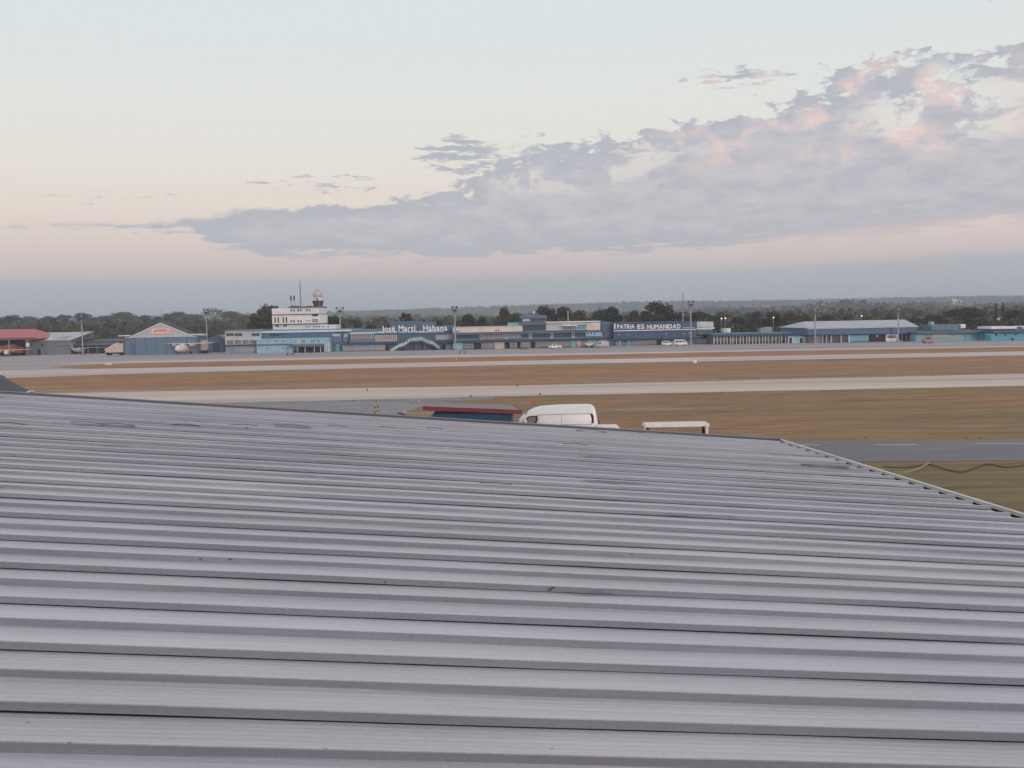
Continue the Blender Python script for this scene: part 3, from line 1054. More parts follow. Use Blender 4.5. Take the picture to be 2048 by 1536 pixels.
# aerials
for x, y0, y1 in ((578.2, 591, 601), (584.5, 591, 600.5)):
    a_ = f.X(x + 1, 600)
    part('aerial', MB().tube([(a_, 2, f.Z(x, 615)), (a_, 2, f.Z(x, y1))], .06, 5).box(a_ - .19, a_ + .19, 1.85, 2.15, f.Z(x, y1), f.Z(x, y0)), mat('aerial grey', rgb(64, 66, 76, 1)), f.t)
a_ = f.X(595, 580)
mb = MB()
for dx, dy in ((-.22, 0), (.22, 0), (0, .35)):
    mb.tube([(a_ + dx, 4 + dy, f.Z(595, 614)), (a_, 4.1, f.Z(595, 556))], .05, 4)
n_ = 22
zA, zB = f.Z(595, 614), f.Z(595, 560)
for i in range(n_):
    t, t2 = i / n_, (i + 1) / n_
    w1, w2 = .22 * (1 - t), .22 * (1 - t2)
    mb.tube([(a_ - w1, 4, zA + (zB - zA) * t), (a_ + w2, 4, zA + (zB - zA) * t2)], .03, 3)
mb.box(a_ - .28, a_ - .02, 3.8, 4.1, f.Z(595, 573.5), f.Z(595, 570.5)).box(a_ - .14, a_ + .14, 3.8, 4.1, f.Z(595, 579), f.Z(595, 575))
part('lattice_mast', mb, mat('mast paint', rgb(142, 132, 138, 1.0)), f.t)
for x in (580, 586, 591, 612, 617):
    f.box('roof_unit', x - 1.3, x + 1.3, 611.5, 613.2, 3, 4.5, dark)

# ---- terminal, middle section with window bands and double stair
f = Fac('terminal_middle', 'blue two storey terminal middle section below the white roof lettering', 'building', 790, 701)
f.box('wall', 700, 905, 667, None, 0, 20, blue_d)
f.box('parapet', 700, 764, 664.4, 667, -.5, -.002, mat('pale blue trim', rgb(176, 196, 208, 1.25)))
f.box('roof_block', 702, 765, 659, 665.5, 2, 20, blue_g)
f.box('roof_block', 776, 832, 642.5, 664, 6, 20, blue_d, label='dark blue roof block behind the white letters')
f.box('roof_block', 832, 862, 644, 664, 9, 20, blue_g)
f.box('roof_block', 862, 905, 652, 664, 2, 20, blue_d)
for x0, x1 in ((757, 795), (798, 836), (838, 887)):
    f.box('sign_plinth', x0, x1, 662 - (x0 - 790) * .012, 665.4 - (x0 - 790) * .012, -1.2, -.5, mat('pale blue trim', rgb(176, 196, 208, 1.25)))
f.row(703, 747, 667.8, 676, 11, .7, 1, 1, warm_white, pane, 0, bar=.16)
f.box('spandrel', 700, 765, 677, 684.5, -.3, -.002, blue_g)
f.row(752, 793, 671, 681.6, 10, .7, 1, 1, warm_white, pane_l, -.35, bar=.18)
f.box('bay_wall', 750, 796, 669, 684, -.34, -.003, blue_g)
f.box('slab_edge', 684, 905, 684.6, 687.4, -1.6, -.35, navy)
f.row(686, 770, 688.6, 700.4, 5, 1.6, 6, 4, grey_w, pane_l, 0, bar=.14)
f.row(808, 858, 686.5, 698.5, 6, 1.2, 4, 3, blue_g, pane, -.02, bar=.12)
hole(f, 'doorway', 771, 778, 691, None, -.02)
hole(f, 'doorway', 884, 891, 689, None, -.02)
f.box('curtain_wall', 871, 905, 669.8, 679.2, -.4, -.003, mat('curtain wall panel', rgb(142, 154, 168, 1.3)))
f.win(872, 904, 670.4, 678.6, 6, 2, grey_w, mat('frosted glass', rgb(146, 154, 164, 1.2)), -.4, .1)
f.win(893, 905, 689, 698, 3, 2, white, pane, -.02, .12)
# stair
st = [(782, 698.5), (800, 687), (810, 684.6), (822, 675.5), (845, 673.5), (854, 678), (861, 680.5), (866, 681.3), (880, 691.5)]
rail = mat('stair balustrade', rgb(140, 152, 158, 1.3))
stair = thing('double_stair', 'arched outdoor double stair with pale balustrade in front of the blue terminal', 'stairs', (f.ox, f.Y - 2.5, 0))
top_ = [(f.X(x, y), f.Z(x, y)) for x, y in st]
hh = .95
mb, mb2, mb3 = MB(), MB(), MB()
for (xa, za), (xb, zb) in zip(top_, top_[1:]):
    q = lambda d0, d1, lo, hi: [(xa, d0, za + lo), (xb, d0, zb + lo), (xb, d1, zb + lo), (xa, d1, za + lo), (xa, d0, za + hi), (xb, d0, zb + hi), (xb, d1, zb + hi), (xa, d1, za + hi)]
    bf = [(0, 3, 2, 1), (4, 5, 6, 7), (0, 1, 5, 4), (1, 2, 6, 5), (2, 3, 7, 6), (3, 0, 4, 7)]
    mb.add(q(-.06, .06, -hh * .98, 0), bf)
    mb2.add(q(.061, 1.9, -hh - .45, -hh), bf)
    mb3.add(q(-.12, -.061, -hh - .5, -hh - .02), bf)
part('balustrade', mb, rail, stair)
part('flight', mb2, blue_d, stair)
part('string_beam', mb3, navy, stair)
n_ = 0
for (xa, za), (xb, zb) in zip(top_, top_[1:]):
    L = xb - xa
    k = max(1, int(L / .62))
    for i in range(k):
        t = (i + .5) / k
        x, z = xa + L * t, za + (zb - za) * t
        if x < top_[3][0] or n_ % 3 == 0:
            part('baluster', MB().box(x - .1, x + .1, -.12, -.062, z - hh * .85, z - .1), white if x < top_[3][0] else grey_w, stair)
        n_ += 1
for x in (812, 833, 850):
    xx = f.X(x, 690)
    part('support', MB().box(xx - .14, xx + .14, .5, .9, 0, f.Z(x, 686)), blue_d, stair)

# ---- terminal, right section
g = Fac('terminal_right_wing', 'grey and pink two storey terminal wing with long window band right of lettering', 'building', 1055, 696.5)
f = g
f.box('wall', 905.5, 1206, 664.6, None, 0, 22, blue_g)
f.box('upper_wall', 905.5, 1045, 654, 664.4, .2, 18, warm_white)
for i in range(12):
    x = 908 + i * 11.4
    f.box('coping', x, x + 10.6, 652.4 - (x - 970) * .0195, 653.9 - (x - 970) * .0195, 0, 1.2, grey_w)
for x in (911, 915.5, 991, 996):
    hole(f, 'vent', x, x + 2.6, 659.5 - (x - 975) * .0195, 663 - (x - 975) * .0195, .2, dark, white)
f.box('slab_edge', 905, 1206, 663.9, 667.2, -1, -.002, blue_d)
f.row(906, 956, 667.8, 677.2, 10, .5, 1, 1, blue_g, pane, -.02, bar=.16)
f.row(967, 1010, 667, 676, 9, .5, 1, 1, warm_white, mat('terracotta blind', rgb(128, 108, 108, 1.2)), -.02, bar=.14)
f.row(1016, 1040, 666.5, 675.5, 6, .5, 1, 1, grey_w, pane_l, -.02, bar=.14)
f.row(1044, 1168, 665.8, 675, 26, .6, 1, 1, blue_g, pane, -.02, bar=.2)
for x in (960, 1010.5, 1058, 1101, 1144):
    f.box('wall_pier', x, x + 5.2, 666.3 - (x - 1055) * .0195, 677.5 - (x - 1055) * .0195, -.3, -.021, grey_w)
    hole(f, 'window', x + 1.5, x + 3.7, 669 - (x - 1055) * .0195, 674 - (x - 1055) * .0195, -.3, dark)
f.box('spandrel', 905.5, 1206, 676, 678.6, -.25, -.003, blue_g)
f.box('canopy', 905, 1206, 678.7, 681, -2.4, -.26, navy)
lw = mat('pale shopfront', rgb(158, 160, 166, 1.25), dirt=.2)
xx = 907
random.seed(11)
while xx < 1196:
    w = random.choice((9, 12, 15, 18))
    dy = -.0195 * (xx + w / 2 - 1055)
    k = random.random()
    if k < .62:
        f.win(xx, xx + w, 683.5 + dy, 693.5 + dy, max(2, int(w / 3)), 3, random.choice((lw, grey_w, warm_white, cyan_p)), random.choice((pane, pane_l, pane_l)), 0, .13)
    elif k < .8:
        hole(f, 'doorway', xx + 1, xx + w - 1, 683.5 + dy, None, 0, dark, grey_w)
    else:
        f.box('infill_panel', xx, xx + w, 682.5 + dy, None, -.12, -.001, random.choice((lw, cyan_p, warm_white)))
    xx += w + 1.5
f.box('light_blue_balcony', 1171, 1203, 663.6, 672.6, -.9, -.262, blue_l)
for x in (1174, 1180.5, 1187):
    hole(f, 'window', x, x + 3.2, 664.2, 668.6, -.9, pane, white)
f.box('upper_floor', 1092, 1201, 644.5, 660.5, 1, 18, grey_w)
f.box('upper_floor_roof', 1091, 1202, 643, 644.4, .2, 18.4, white)
f.box('awning', 1124, 1154, 650.5, 652, -1, .999, white)
f.row(1126, 1154, 653, 659.5, 6, .8, 2, 1, grey_w, pane, 1, bar=.1)
f.win(1156, 1172, 649.5, 658, 5, 2, cyan_p, pane, 1, .12)
f.box('pink_panel', 1174, 1201, 646, 660.5, .6, .999, warm_white)
f.box('pink_panel_stripe', 1177, 1199, 646.6, 648.5, .5, .599, white)
f.box('turquoise_box', 1015, 1044, 645.5, 652.5, 2, 8, cyan)
# second, older control cab
cabx = Fac('old_control_cab', 'blue grey observation cab with slanted glazing on the terminal roof', 'control tower', 1066, 696.5, 299)
f = cabx
f.box('base', 1046, 1091, 650, 663.2, 0, 9, blue_g)
f.win(1048, 1090, 650.4, 659.5, 12, 1, dark, glass_mat('green tinted glass', rgb(74, 92, 92, 1.1)), -.01, .1)
f.box('balcony', 1042, 1093, 644, 650, -.6, 9.4, blue_d)
f.box('cab_wall', 1043.5, 1092.5, 636.2, 643.9, 0, 8.8, blue_g)
f.win(1045, 1060, 637.4, 642.8, 1, 1, blue_g, mat('white blind', rgb(190, 188, 196, 1.2)), -.01, .12)
f.win(1062, 1075, 637.2, 642.6, 4, 1, blue_g, pane, -.01, .12)
f.win(1077, 1091, 637, 642.4, 4, 1, blue_g, pane, -.01, .12)
a, b, z0, z1 = f.r(1039, 1094, 630.5, 636.1)
part('cab_roof', MB().add([(a, -.8, z0), (b, -.8, z0), (b, 9.6, z0), (a, 9.6, z0), (a + .6, -.2, z1), (b - .1, -.2, z1), (b - .1, 9, z1), (a + .6, 9, z1)],
                          [(0, 3, 2, 1), (4, 5, 6, 7), (0, 1, 5, 4), (1, 2, 6, 5), (2, 3, 7, 6), (3, 0, 4, 7)]), blue_d, f.t)
f.box('roof_hatch', 1064, 1072, 624.8, 630.4, 3, 4.5, blue_g)
f.box('roof_dish', 1066.5, 1070, 622.6, 627, 2.8, 2.95, white)

# ---- slogan hall
f = Fac('slogan_hall', 'deep blue hall carrying a white slogan along its upper wall', 'building', 1310, 689.8)
HALLY = f.Y
f.box('wall', 1203, 1424, 677.5, None, 0, 24, blue_g)
f.box('upper_hall', 1226, 1391, 645.6, 677, -1.5, 22, blue_m)
f.box('upper_hall_end', 1203.4, 1225.6, 644.5, 676, 1, 22, blue_d)
f.box('ledge', 1226, 1391, 659.2, 660.9, -2.1, -1.502, white)
f.box('roof_edge', 1225, 1392, 644.4, 645.7, -1.8, 22.2, navy)
f.box('end_block', 1392.2, 1425.5, 643.6, 654, -1.2, 14, grey_w, label='pale end block right of the slogan')
f.box('end_ledge', 1391.6, 1427, 655, 657.6, -1.8, -.2, white)
f.box('end_base', 1392.4, 1424.5, 657.7, 668, -1, 12, blue_d)
for i in range(7):
    f.box('bracket', 1396 + i * 4, 1397.6 + i * 4, 657.7 - i * .06, 660.5 - i * .06, -1.7, -1.1, white)
f.box('canopy', 1203, 1392, 675.6, 678.4, -2.6, -1.52, navy)
for x, y in ((1236, 668.5), (1255, 668.3), (1331, 666.5), (1366, 667), (1376, 665.5)):
    f.box('wall_lamp', x - 1.2, x + 1.2, y, y + 1.6, -1.8, -1.51, grey_w)
for x0, x1, m_ in ((1232, 1236, blue_l), (1237, 1243, grey_w), (1245, 1253, cyan), (1254, 1263, blue_l)):
    d_ = f.box('shopfront', x0, x1, 680.5, None, -.2, -.001, m_)
for x in (1247, 1251, 1262):
    hole(f, 'window', x, x + 2, 681.5, 685, -.2, pane)
f.row(1265, 1312, 680.2, 689, 5, .9, 4, 3, lw, pane_l, 0, bar=.14)
hole(f, 'garage_door', 1313, 1327, 679.8, None, -.02, mat('green black door', rgb(54, 64, 62, 1.0)), grey_m)
f.box('light_wall', 1328, 1392, 678.6, None, -.1, -.002, mat('grey green wall', rgb(104, 124, 132, 1.3), dirt=.2))
f.row(1394, 1414, 678.8, 686.5, 4, 1.4, 2, 2, grey_w, pane, -.02, bar=.15)
f.box('pale_wall', 1415, 1424, 677.8, None, -.15, -.001, cyan_p)


# ---- lettering
def letters(root, text, size, x0, x1, z, d, m, bold, sx=None, ext=.08):
    objs, xs = [], 0.0
    for ch in text:
        if ch == ' ':
            xs += .42
            continue
        cu = bpy.data.curves.new('letter', 'FONT')
        cu.body = ch
        cu.size = 1.0
        cu.extrude = ext / size
        cu.offset = bold
        cu.resolution_u = 3
        o = bpy.data.objects.new('tmp', cu)
        me = bpy.data.meshes.new_from_object(o)
        bpy.data.objects.remove(o)
        bx = [v.co.x for v in me.vertices]
        objs.append((me, xs - min(bx)))
        xs += max(bx) - min(bx) + .085
    W = xs - .085
    k = (x1 - x0) / W
    for me, off in objs:
        for v in me.vertices:
            x, y, zz = v.co
            v.co = (x0 + (x + off) * k, d - zz * size, z + y * size)
        me.update()
        part('letter', me, m, root)


f = Fac('name_sign', 'raised white lettering reading José Martí Habana on the terminal roof', 'sign', 826, 701, 298.6)
capz = (f.Z(800, 650.5) - f.Z(800, 662.2))
letters(f.t, 'José Martí', capz / .72, f.X(763.5, 656), f.X(831.5, 656), f.Z(797, 662.4), 0, letter_m, .012)
letters(f.t, 'Habana', capz / .72, f.X(846.5, 656), f.X(894.5, 656), f.Z(870, 661.4), 0, letter_m, .012)
for x in (770, 785, 800, 815, 828, 852, 866, 880, 892):
    f.box('sign_strut', x - .4, x + .4, 655, 665.5, .1, .3, dark)
f = Fac('slogan_sign', 'white block capitals PATRIA ES HUMANIDAD on the deep blue hall', 'sign', 1300, 692.5, HALLY - 1.62)
cz = f.Z(1300, 648.9) - f.Z(1300, 657.6)
for w, xa, xb in (('PATRIA', 1234.5, 1269), ('ES', 1275, 1288.6), ('HUMANIDAD', 1294.5, 1361)):
    letters(f.t, w, cz / .72, f.X(xa, 653), f.X(xb, 653), f.Z((xa + xb) / 2, 657.2), 0, letter_m, .02, ext=.05)
a, b, z0, z1 = f.r(1227.6, 1231, 647.5, 657.5)
part('emblem_bar', MB().prism_y([(a, z0), (b, z0), (b - .05, z0 + (z1 - z0) * .4), (b, z1), (a, z1), (a + .12, z0 + (z1 - z0) * .5)], -.1, .05), letter_m, f.t)
f.box('small_script', 1365, 1388, 654.8, 656, -.06, .05, grey_w)

# ---- arcade
f = Fac('low_arcade', 'long single storey arcade with navy canopy and white columns', 'building', 1500, 688)
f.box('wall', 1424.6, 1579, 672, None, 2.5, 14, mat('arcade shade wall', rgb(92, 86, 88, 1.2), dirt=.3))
f.box('canopy', 1424.6, 1584, 668, 671.8, -.4, 14, navy)
f.box('roof_edge', 1424.6, 1583, 666.2, 667.9, 1, 13, blue_g)
random.seed(5)
for i in range(24):
    x = 1427 + i * 6.5 + random.uniform(-1, 1)
    dy = -.0195 * (x - 1500)
    f.box('column', x, x + 1.5, 672 + dy, None, 0, .35, grey_w)
for i in range(9):
    x = 1430 + i * 16.5
    dy = -.0195 * (x - 1500)
    f.win(x, x + 12, 674 + dy, 682 + dy, 5, 2, warm_white, pane, 2.45, .14)
for x0, x1, yt in ((1454, 1468, 657), (1530, 1538, 656.5), (1538.5, 1553, 654.5)):
    t_ = f.box('roof_tank', x0, x1, yt, 666, 5, 9, grey_m if x0 != 1454 else grey_w)
f.box('tank_face', 1461, 1468.3, 657.6, 665, 4.8, 4.99, white)
f = Fac('turquoise_kiosk_block', 'short pale turquoise block with two dark doors beside arcade', 'building', 1604, 686)
f.box('wall', 1577, 1632, 672, None, 0, 9, cyan_p)
f.box('roof_slab', 1576, 1633, 670.6, 671.9, -.5, 9.4, navy)
for x0, x1 in ((1578, 1584), (1599.5, 1605.5), (1619, 1626)):
    hole(f, 'door', x0, x1, 675.5, None, 0, dark, white)

# ---- blue warehouse
f = Fac('blue_warehouse', 'long blue warehouse with pale hipped sheet roof', 'warehouse', 1735, 684)
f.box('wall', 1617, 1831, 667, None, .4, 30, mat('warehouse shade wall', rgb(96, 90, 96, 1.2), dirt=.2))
bw = mat('warehouse blue', rgb(72, 92, 122, 1.4), .55, .1, .8, (3, 1, .4), dirt=.08)
f.box('upper_wall', 1615, 1832, 654.5, 667.8, -.6, 30, bw)
a, b, z0, z1 = f.r(1615, 1832, 652.8, 654.4)
zr = f.Z(1735, 641.5)
xl, xr = f.X(1634, 642), f.X(1848, 641)
part('roof', MB().add([(a - .3, -1, z0), (b + .3, -1, z0), (b + 2.0, 14, zr), (xl, 14, zr), (a - .3, 30.6, z0), (b + 4.5, 30.6, z0), (a - .3, -1, z0 - .25), (b + .3, -1, z0 - .25)],
                      [(0, 1, 2, 3), (0, 3, 4), (3, 2, 5, 4), (6, 7, 1, 0)]), roof_l, f.t)
part('gable_end', MB().add([(b + .02, -.6, 0), (b + 4.4, 30, 0), (b + 4.4, 30, z0), (b + 1.96, 14, zr - .05), (b + .02, -.6, z0)], [(0, 1, 2, 3, 4)]), bw, f.t)
f.box('trim', 1614.5, 1832.5, 667.4, 668.8, -.9, .399, navy)
for x0, x1 in ((1630, 1643), (1646, 1651), (1664, 1681), (1683, 1697)):
    f.win(x0, x1, 671 - (x0 - 1735) * .0195, 682 - (x0 - 1735) * .0195, max(2, int((x1 - x0) / 4)), 2, random.choice((dark, grey_m)), mat('grey roller', rgb(118, 112, 118, 1.2)), .4, .16, name='roller_door')
for x in (1645, 1652.5, 1662, 1682, 1829):
    f.box('post', x - 1, x + 1, 669 - (x - 1735) * .0195, None, -.2, .399, grey_w)
f.box('turquoise_door', 1699, 1737, 670.5, 682.8, -.05, .399, cyan)
f.box('door_frame', 1697, 1698.9, 669.5, None, -.15, .399, white)
hole(f, 'dark_bay', 1739, 1770, 669.5, None, .4)
f.box('bay_light', 1752.5, 1755, 670.5, 673.5, -.2, .37, white)
f.box('booth', 1771, 1793, 668.6, None, -.6, .399, white)
hole(f, 'booth_window', 1774, 1790, 671, 676, -.6, mat('booth glass', rgb(88, 90, 98, 1.0), .2), grey_m)
hole(f, 'dark_bay', 1798, 1828, 668.8, None, .4)
for x in (1804, 1812, 1820):
    f.box('jamb', x, x + 1.4, 669, None, .1, .36, grey_w)

# ---- low turquoise building
f = Fac('low_turquoise_building', 'low turquoise building with blue canopy right of the warehouse', 'building', 1895, 682)
f.box('wall', 1832.5, 1963, 667.5, None, 0, 16, mat('faded turquoise', rgb(118, 158, 168, 1.35), dirt=.25))
f.box('canopy', 1831, 1982, 662.5, 666.2, -1.6, 16, blue_d)
f.box('canopy_soffit', 1831.4, 1964, 666.3, 667.5, -1.5, -.002, navy)
f.row(1833, 1847, 669.5, 675, 3, .8, 3, 2, cyan_p, pane_l, 0, bar=.12)
hole(f, 'doorway', 1849, 1862, 674, None, 0, mat('maroon door', rgb(104, 78, 88, 1.2)))
f.row(1864, 1896, 668, 674, 5, .8, 3, 2, warm_white, pane_l, 0, bar=.12)
f.row(1898, 1925, 672, 676.5, 3, .8, 3, 1, white, pane, -.01, bar=.14)
f.box('turquoise_panel', 1930, 1959, 667.8, 681, -.15, -.001, cyan)
f.box('corner_post', 1960, 1963, 667, None, -.3, -.002, cyan_p)
f.box('roof_storey', 1875, 1938, 649.5, 661, 4, 12, blue_g)
f.box('roof_tank', 1877, 1883, 643.5, 649.4, 5, 7, mat('pale green tank', rgb(140, 168, 164, 1.2)))
f.box('roof_box', 1931.5, 1940.5, 648.5, 656.5, 3, 5, white)
for x in (1895, 1908, 1925):
    hole(f, 'window', x, x + 4, 653.5, 657.5, 4, pane_l, blue_d)
f.box('passage_wall', 1963.5, 1982, 666, None, 5, 6, mat('grey gate', rgb(88, 84, 92, 1.1)))
f.box('passage_gate', 1966, 1981, 668, None, 4.8, 4.99, grey_m)
# ---- right edge turquoise building
f = Fac('white_roofed_turquoise_building', 'turquoise building with white roof strip at the right edge', 'building', 2015, 681)
f.box('wall', 1983, 2110, 665.5, None, 0, 14, mat('strong turquoise', rgb(84, 146, 166, 1.45), dirt=.12))
f.box('canopy', 1982, 2112, 660.5, 663.4, -1.4, 14, blue_d)
f.box('soffit', 1982.4, 2111, 663.5, 665.4, -1, -.002, navy)
f.box('roof_sheet', 1981, 2032, 653, 657.5, -.5, 8, white)
f.box('roof_fascia', 1982, 2032, 657.6, 660.2, -.3, 7.5, blue_m)
f.box('roof_sheet', 2046, 2110, 652, 657, -.5, 8, white)
f.box('roof_block', 2033, 2045.6, 654, 660.3, 1, 7, blue_g)
for x in (1989, 2007, 2028, 2054, 2075):
    hole(f, 'window', x, x + 6.5, 667 - (x - 2015) * .0195, 670.5 - (x - 2015) * .0195, 0, dark, cyan_p)
hole(f, 'door', 2022, 2027.5, 676, None, 0, dark)

# ------------------------------------------------------------------ floodlight masts
mast_m = mat('mast steel', rgb(146, 146, 150, 1.15), .5)
lamp_m = mat('lamp housing', rgb(74, 76, 84, 1.0), .5)


def mast(x, yt, yb, arms, label):
    gx, gy = G(x, yb)
    h = P(x, yt, gy)[1]
    t = thing('floodlight_mast', label, 'floodlight', (gx, gy, 0), 0, 'floodlight masts along the apron')
    part('pole', MB().tube([(0, 0, 0), (0, 0, h * .5), (0, 0, h)], [.24, .19, .12], 8), mast_m, t)
    part('base', MB().box(-.45, .45, -.45, .45, 0, .5), grey_m, t)
    if arms:
        part('crossarm', MB().box(-arms, arms, -.05, .05, h - 2.2, h - 2.08).box(-arms * .7, arms * .7, .2, .3, h - .9, h - .8), lamp_m, t)
        for s in (-1, -.35, .35, 1):
            hh_ = h - 2.08
            k = 1.9 if abs(s) == 1 else 1.0
            part('lamp', MB().box(s * arms - .05, s * arms + .05, -.05, .05, hh_, hh_ + k - .5).box(s * arms - .26, s * arms + .26, -.3, .12, hh_ + k - .5, hh_ + k), lamp_m, t)


mast(166, 628, 711.5, 0.8, 'pale floodlight mast standing before the grey shed and dark lean-to')
mast(415, 616, 705, 0.6, 'floodlight mast between the gabled blue hangar and terminal annexe')
mast(682, 613, 702, 0.85, 'floodlight mast with four lamp heads just right of the control tower')
mast(911, 611, 700, 0.6, 'floodlight mast just right of the white roof lettering')
mast(1137, 621, 693, 0.0, 'bare mast without lamp heads in front of the terminal right wing')
mast(1382, 600, 690, 0.6, 'tall floodlight mast at the right end of the slogan hall')
mast(1630.5, 616, 687, 0.7, 'floodlight mast at the left end of the blue warehouse')
mast(1796.5, 613, 683.5, 0.7, 'floodlight mast towards the right end of the blue warehouse')
gx, gz = P(1366, 645, 330)
t = thing('radio_mast', 'thin tall radio mast rising behind the slogan hall', 'mast', (gx, 330, 0))
part('pole', MB().tube([(0, 0, 0), (0, 0, P(1366, 586, 330)[1])], [.3, .14], 6), mat('mast paint', rgb(142, 132, 138, 1.0)), t)
part('collar', MB().lathe([(.01, 8), (.4, 8), (.4, 8.5), (.01, 8.5)], 8), grey_m, t)

glow = bpy.data.materials.new('lit lamp')
glow.use_nodes = True
glow.node_tree.nodes['Principled BSDF'].inputs['Emission Color'].default_value = (1, .93, .82, 1)
glow.node_tree.nodes['Principled BSDF'].inputs['Emission Strength'].default_value = 1.3
for x, y, lab in ((1443, 637, 'left one of the paired lit street lamps before dark trees'), (1450.5, 636.5, 'right one of the paired lit street lamps before dark trees'),
                  (1547, 635, 'single lit street lamp above the long arcade'), (1723.5, 631.5, 'lit street lamp above the blue warehouse roof')):
    gx, gz = P(x, y, 328)
    t = thing('street_lamp', lab, 'street lamp', (gx, 328, 0), 0, 'lit street lamps behind the terminal')
    part('pole', MB().tube([(0, .4, 0), (0, .4, gz - .3), (0, 0, gz)], .08, 6), mast_m, t)
    part('lamp', MB().lathe([(.01, gz - .2), (.2, gz - .1), (.2, gz + .1), (.01, gz + .2)], 10), glow, t)

# ------------------------------------------------------------------ vehicles
def car(name, label, cat, loc, rz, L, W, prof, glass, wheels, wr, paint, extra=None):
    """prof: side outline (x, z), front at +x; glass: list of side window outlines"""
    t = thing(name, label, cat, loc, rz)
    n = len(prof)
    mid = max(z for x, z in prof) * .52

    def hw(z):
        return W / 2 * (1.0 if z < mid else 1.0 - .13 * (z - mid) / (max(q for _, q in prof) - mid))
    vs, fs = [], []
    secs = [(-1, 0.0), (-.93, .05), (.93, .05), (1, 0.0)]
    cx = sum(x for x, _ in prof) / n
    cz = sum(z for _, z in prof) / n
    for s, grow in secs:
        for x, z in prof:
            k = 1.0 if abs(s) < 1 else .965
            vs.append((cx + (x - cx) * k, s * hw(z), cz + (z - cz) * k))
    for i in range(3):
        for j in range(n):
            j2 = (j + 1) % n
            fs.append((i * n + j, (i + 1) * n + j, (i + 1) * n + j2, i * n + j2))
    fs.append(tuple(range(n)))
    fs.append(tuple(range(4 * n - 1, 3 * n - 1, -1)))
    part('body', MB().add(vs, fs), paint, t, 50)
    for g in glass:
        for s in (-1, 1):
            m_ = len(g)
            a = [(x, s * (hw(z) + .012), z) for x, z in g]
            b = [(x, s * (hw(z) - .03), z) for x, z in g]
            ff = [tuple(range(m_)) if s < 0 else tuple(range(m_ - 1, -1, -1))]
            ff += [(i, i + m_, (i + 1) % m_ + m_, (i + 1) % m_) for i in range(m_)]
            part('side_window', MB().add(a + b, ff), car_glass, t)
    for x in wheels:
        for s in (-1, 1):
            w = part('wheel', MB().wheel(x, s * (W / 2 - .1), wr, wr, .22), rubber, t)
            part('rim', MB().wheel(x, s * (W / 2 - .0), wr, wr * .6, .06), galv, w)
    return t


# near white high-roof van (front towards the left of the picture)
VY = 73.5
vx0, vx1 = P(1037, 850, VY)[0], P(1198.5, 850, VY)[0]
vL = vx1 - vx0
vH = P(1120, 811.5, VY)[1]
# outline measured along the side, x = 0 at the nose, then mirrored so the nose points to -x


def vp(px, py):
    x, z = P(px, py, VY)
    return (-(x - (vx0 + vx1) / 2), z)


outl = [vp(1030, 853), vp(1038.5, 842.5), vp(1049, 832), vp(1060, 824), vp(1071, 818.6), vp(1083, 815.6), vp(1100, 814), vp(1120, 812.6), vp(1150, 811.8), vp(1176, 811.4),
        vp(1186, 812.2), vp(1189.5, 815), vp(1192.5, 825), vp(1195, 840), vp(1198, 851)]
low = [(-vL / 2, .95), (-vL / 2 - .02, .5), (-vL / 2 + .2, .32), (vL / 2, .32), (vL / 2 + .28, .45), (vL / 2 + .3, .8)]
prof = outl + low
van = thing('white_van', 'white high roof panel van parked behind the foreground roof edge', 'van', ((vx0 + vx1) / 2, VY + .95, 0), 0)
W_ = 1.88
zs = [z for _, z in prof]
zmx = max(zs)


def vhw(z):
    if z < 1.15:
        return W_ / 2
    return W_ / 2 * (1 - .15 * ((z - 1.15) / (zmx - 1.15)) ** 1.3)


n = len(prof)
cx, cz = 0.0, 1.25
vs, fs = [], []
secs = [(-1.0, .955), (-.975, .985), (-.90, 1.0), (-.4, 1.004), (.4, 1.004), (.90, 1.0), (.975, .985), (1.0, .955)]
for s, k in secs:
    for x, z in prof:
        vs.append((-(cx + (x - cx) * k), s * vhw(z), cz + (z - cz) * k))
for i in range(len(secs) - 1):
    for j in range(n):
        j2 = (j + 1) % n
        fs.append((i * n + j, i * n + j2, (i + 1) * n + j2, (i + 1) * n + j))
fs.append(tuple(range(n - 1, -1, -1)))
fs.append(tuple(range((len(secs) - 1) * n, len(secs) * n)))
part('body', MB().add(vs, fs), car_white, van, 40)


def vside(name, pts, m, off=.02, dep=.05, smoothn=False, parent=None, both=True):
    q = [(-x, z) for x, z in (vp(a, b) for a, b in pts)]
    mm = len(q)
    res = None
    for s in ((-1, 1) if both else (-1,)):
        a = [(x, s * (vhw(z) + off), z) for x, z in q]
        b = [(x, s * (vhw(z) - dep), z) for x, z in q]
        ff = [tuple(range(mm - 1, -1, -1)) if s < 0 else tuple(range(mm))]
        ff += [(i, (i + 1) % mm, (i + 1) % mm + mm, i + mm) for i in range(mm)]
        res = part(name, MB().add(a + b, ff), m, parent or van)
    return res


vside('window_surround', [(1045, 849), (1047.5, 843), (1053, 836), (1058, 832.6), (1066, 831.6), (1075, 831.6), (1075.4, 838), (1074, 845), (1071, 847.4), (1060, 848.4)], black_pl)
vside('door_glass', [(1050, 846), (1052, 841), (1056, 836.6), (1060, 834.2), (1067, 833.4), (1071, 833.4), (1071.4, 839), (1070, 845), (1062, 846.4)],
      mat('cab interior glass', rgb(128, 120, 116, 1.0), .1, .2, 3.0, spec=.6), .026)
vside('rear_quarter_light', [(1180.5, 827.5), (1185.5, 828), (1187.8, 834), (1187.6, 846.4), (1182.8, 847), (1183.6, 838)], black_pl)
vside('roof_seam', [(1074, 829.6), (1100, 828.8), (1150, 827.4), (1183, 826.6), (1183, 827.8), (1150, 828.6), (1100, 830), (1074, 830.8)], mat('shaded recess grey', rgb(150, 148, 152, 1.0)), .006)  # grey strip on white paint; the seam's shade is in its colour
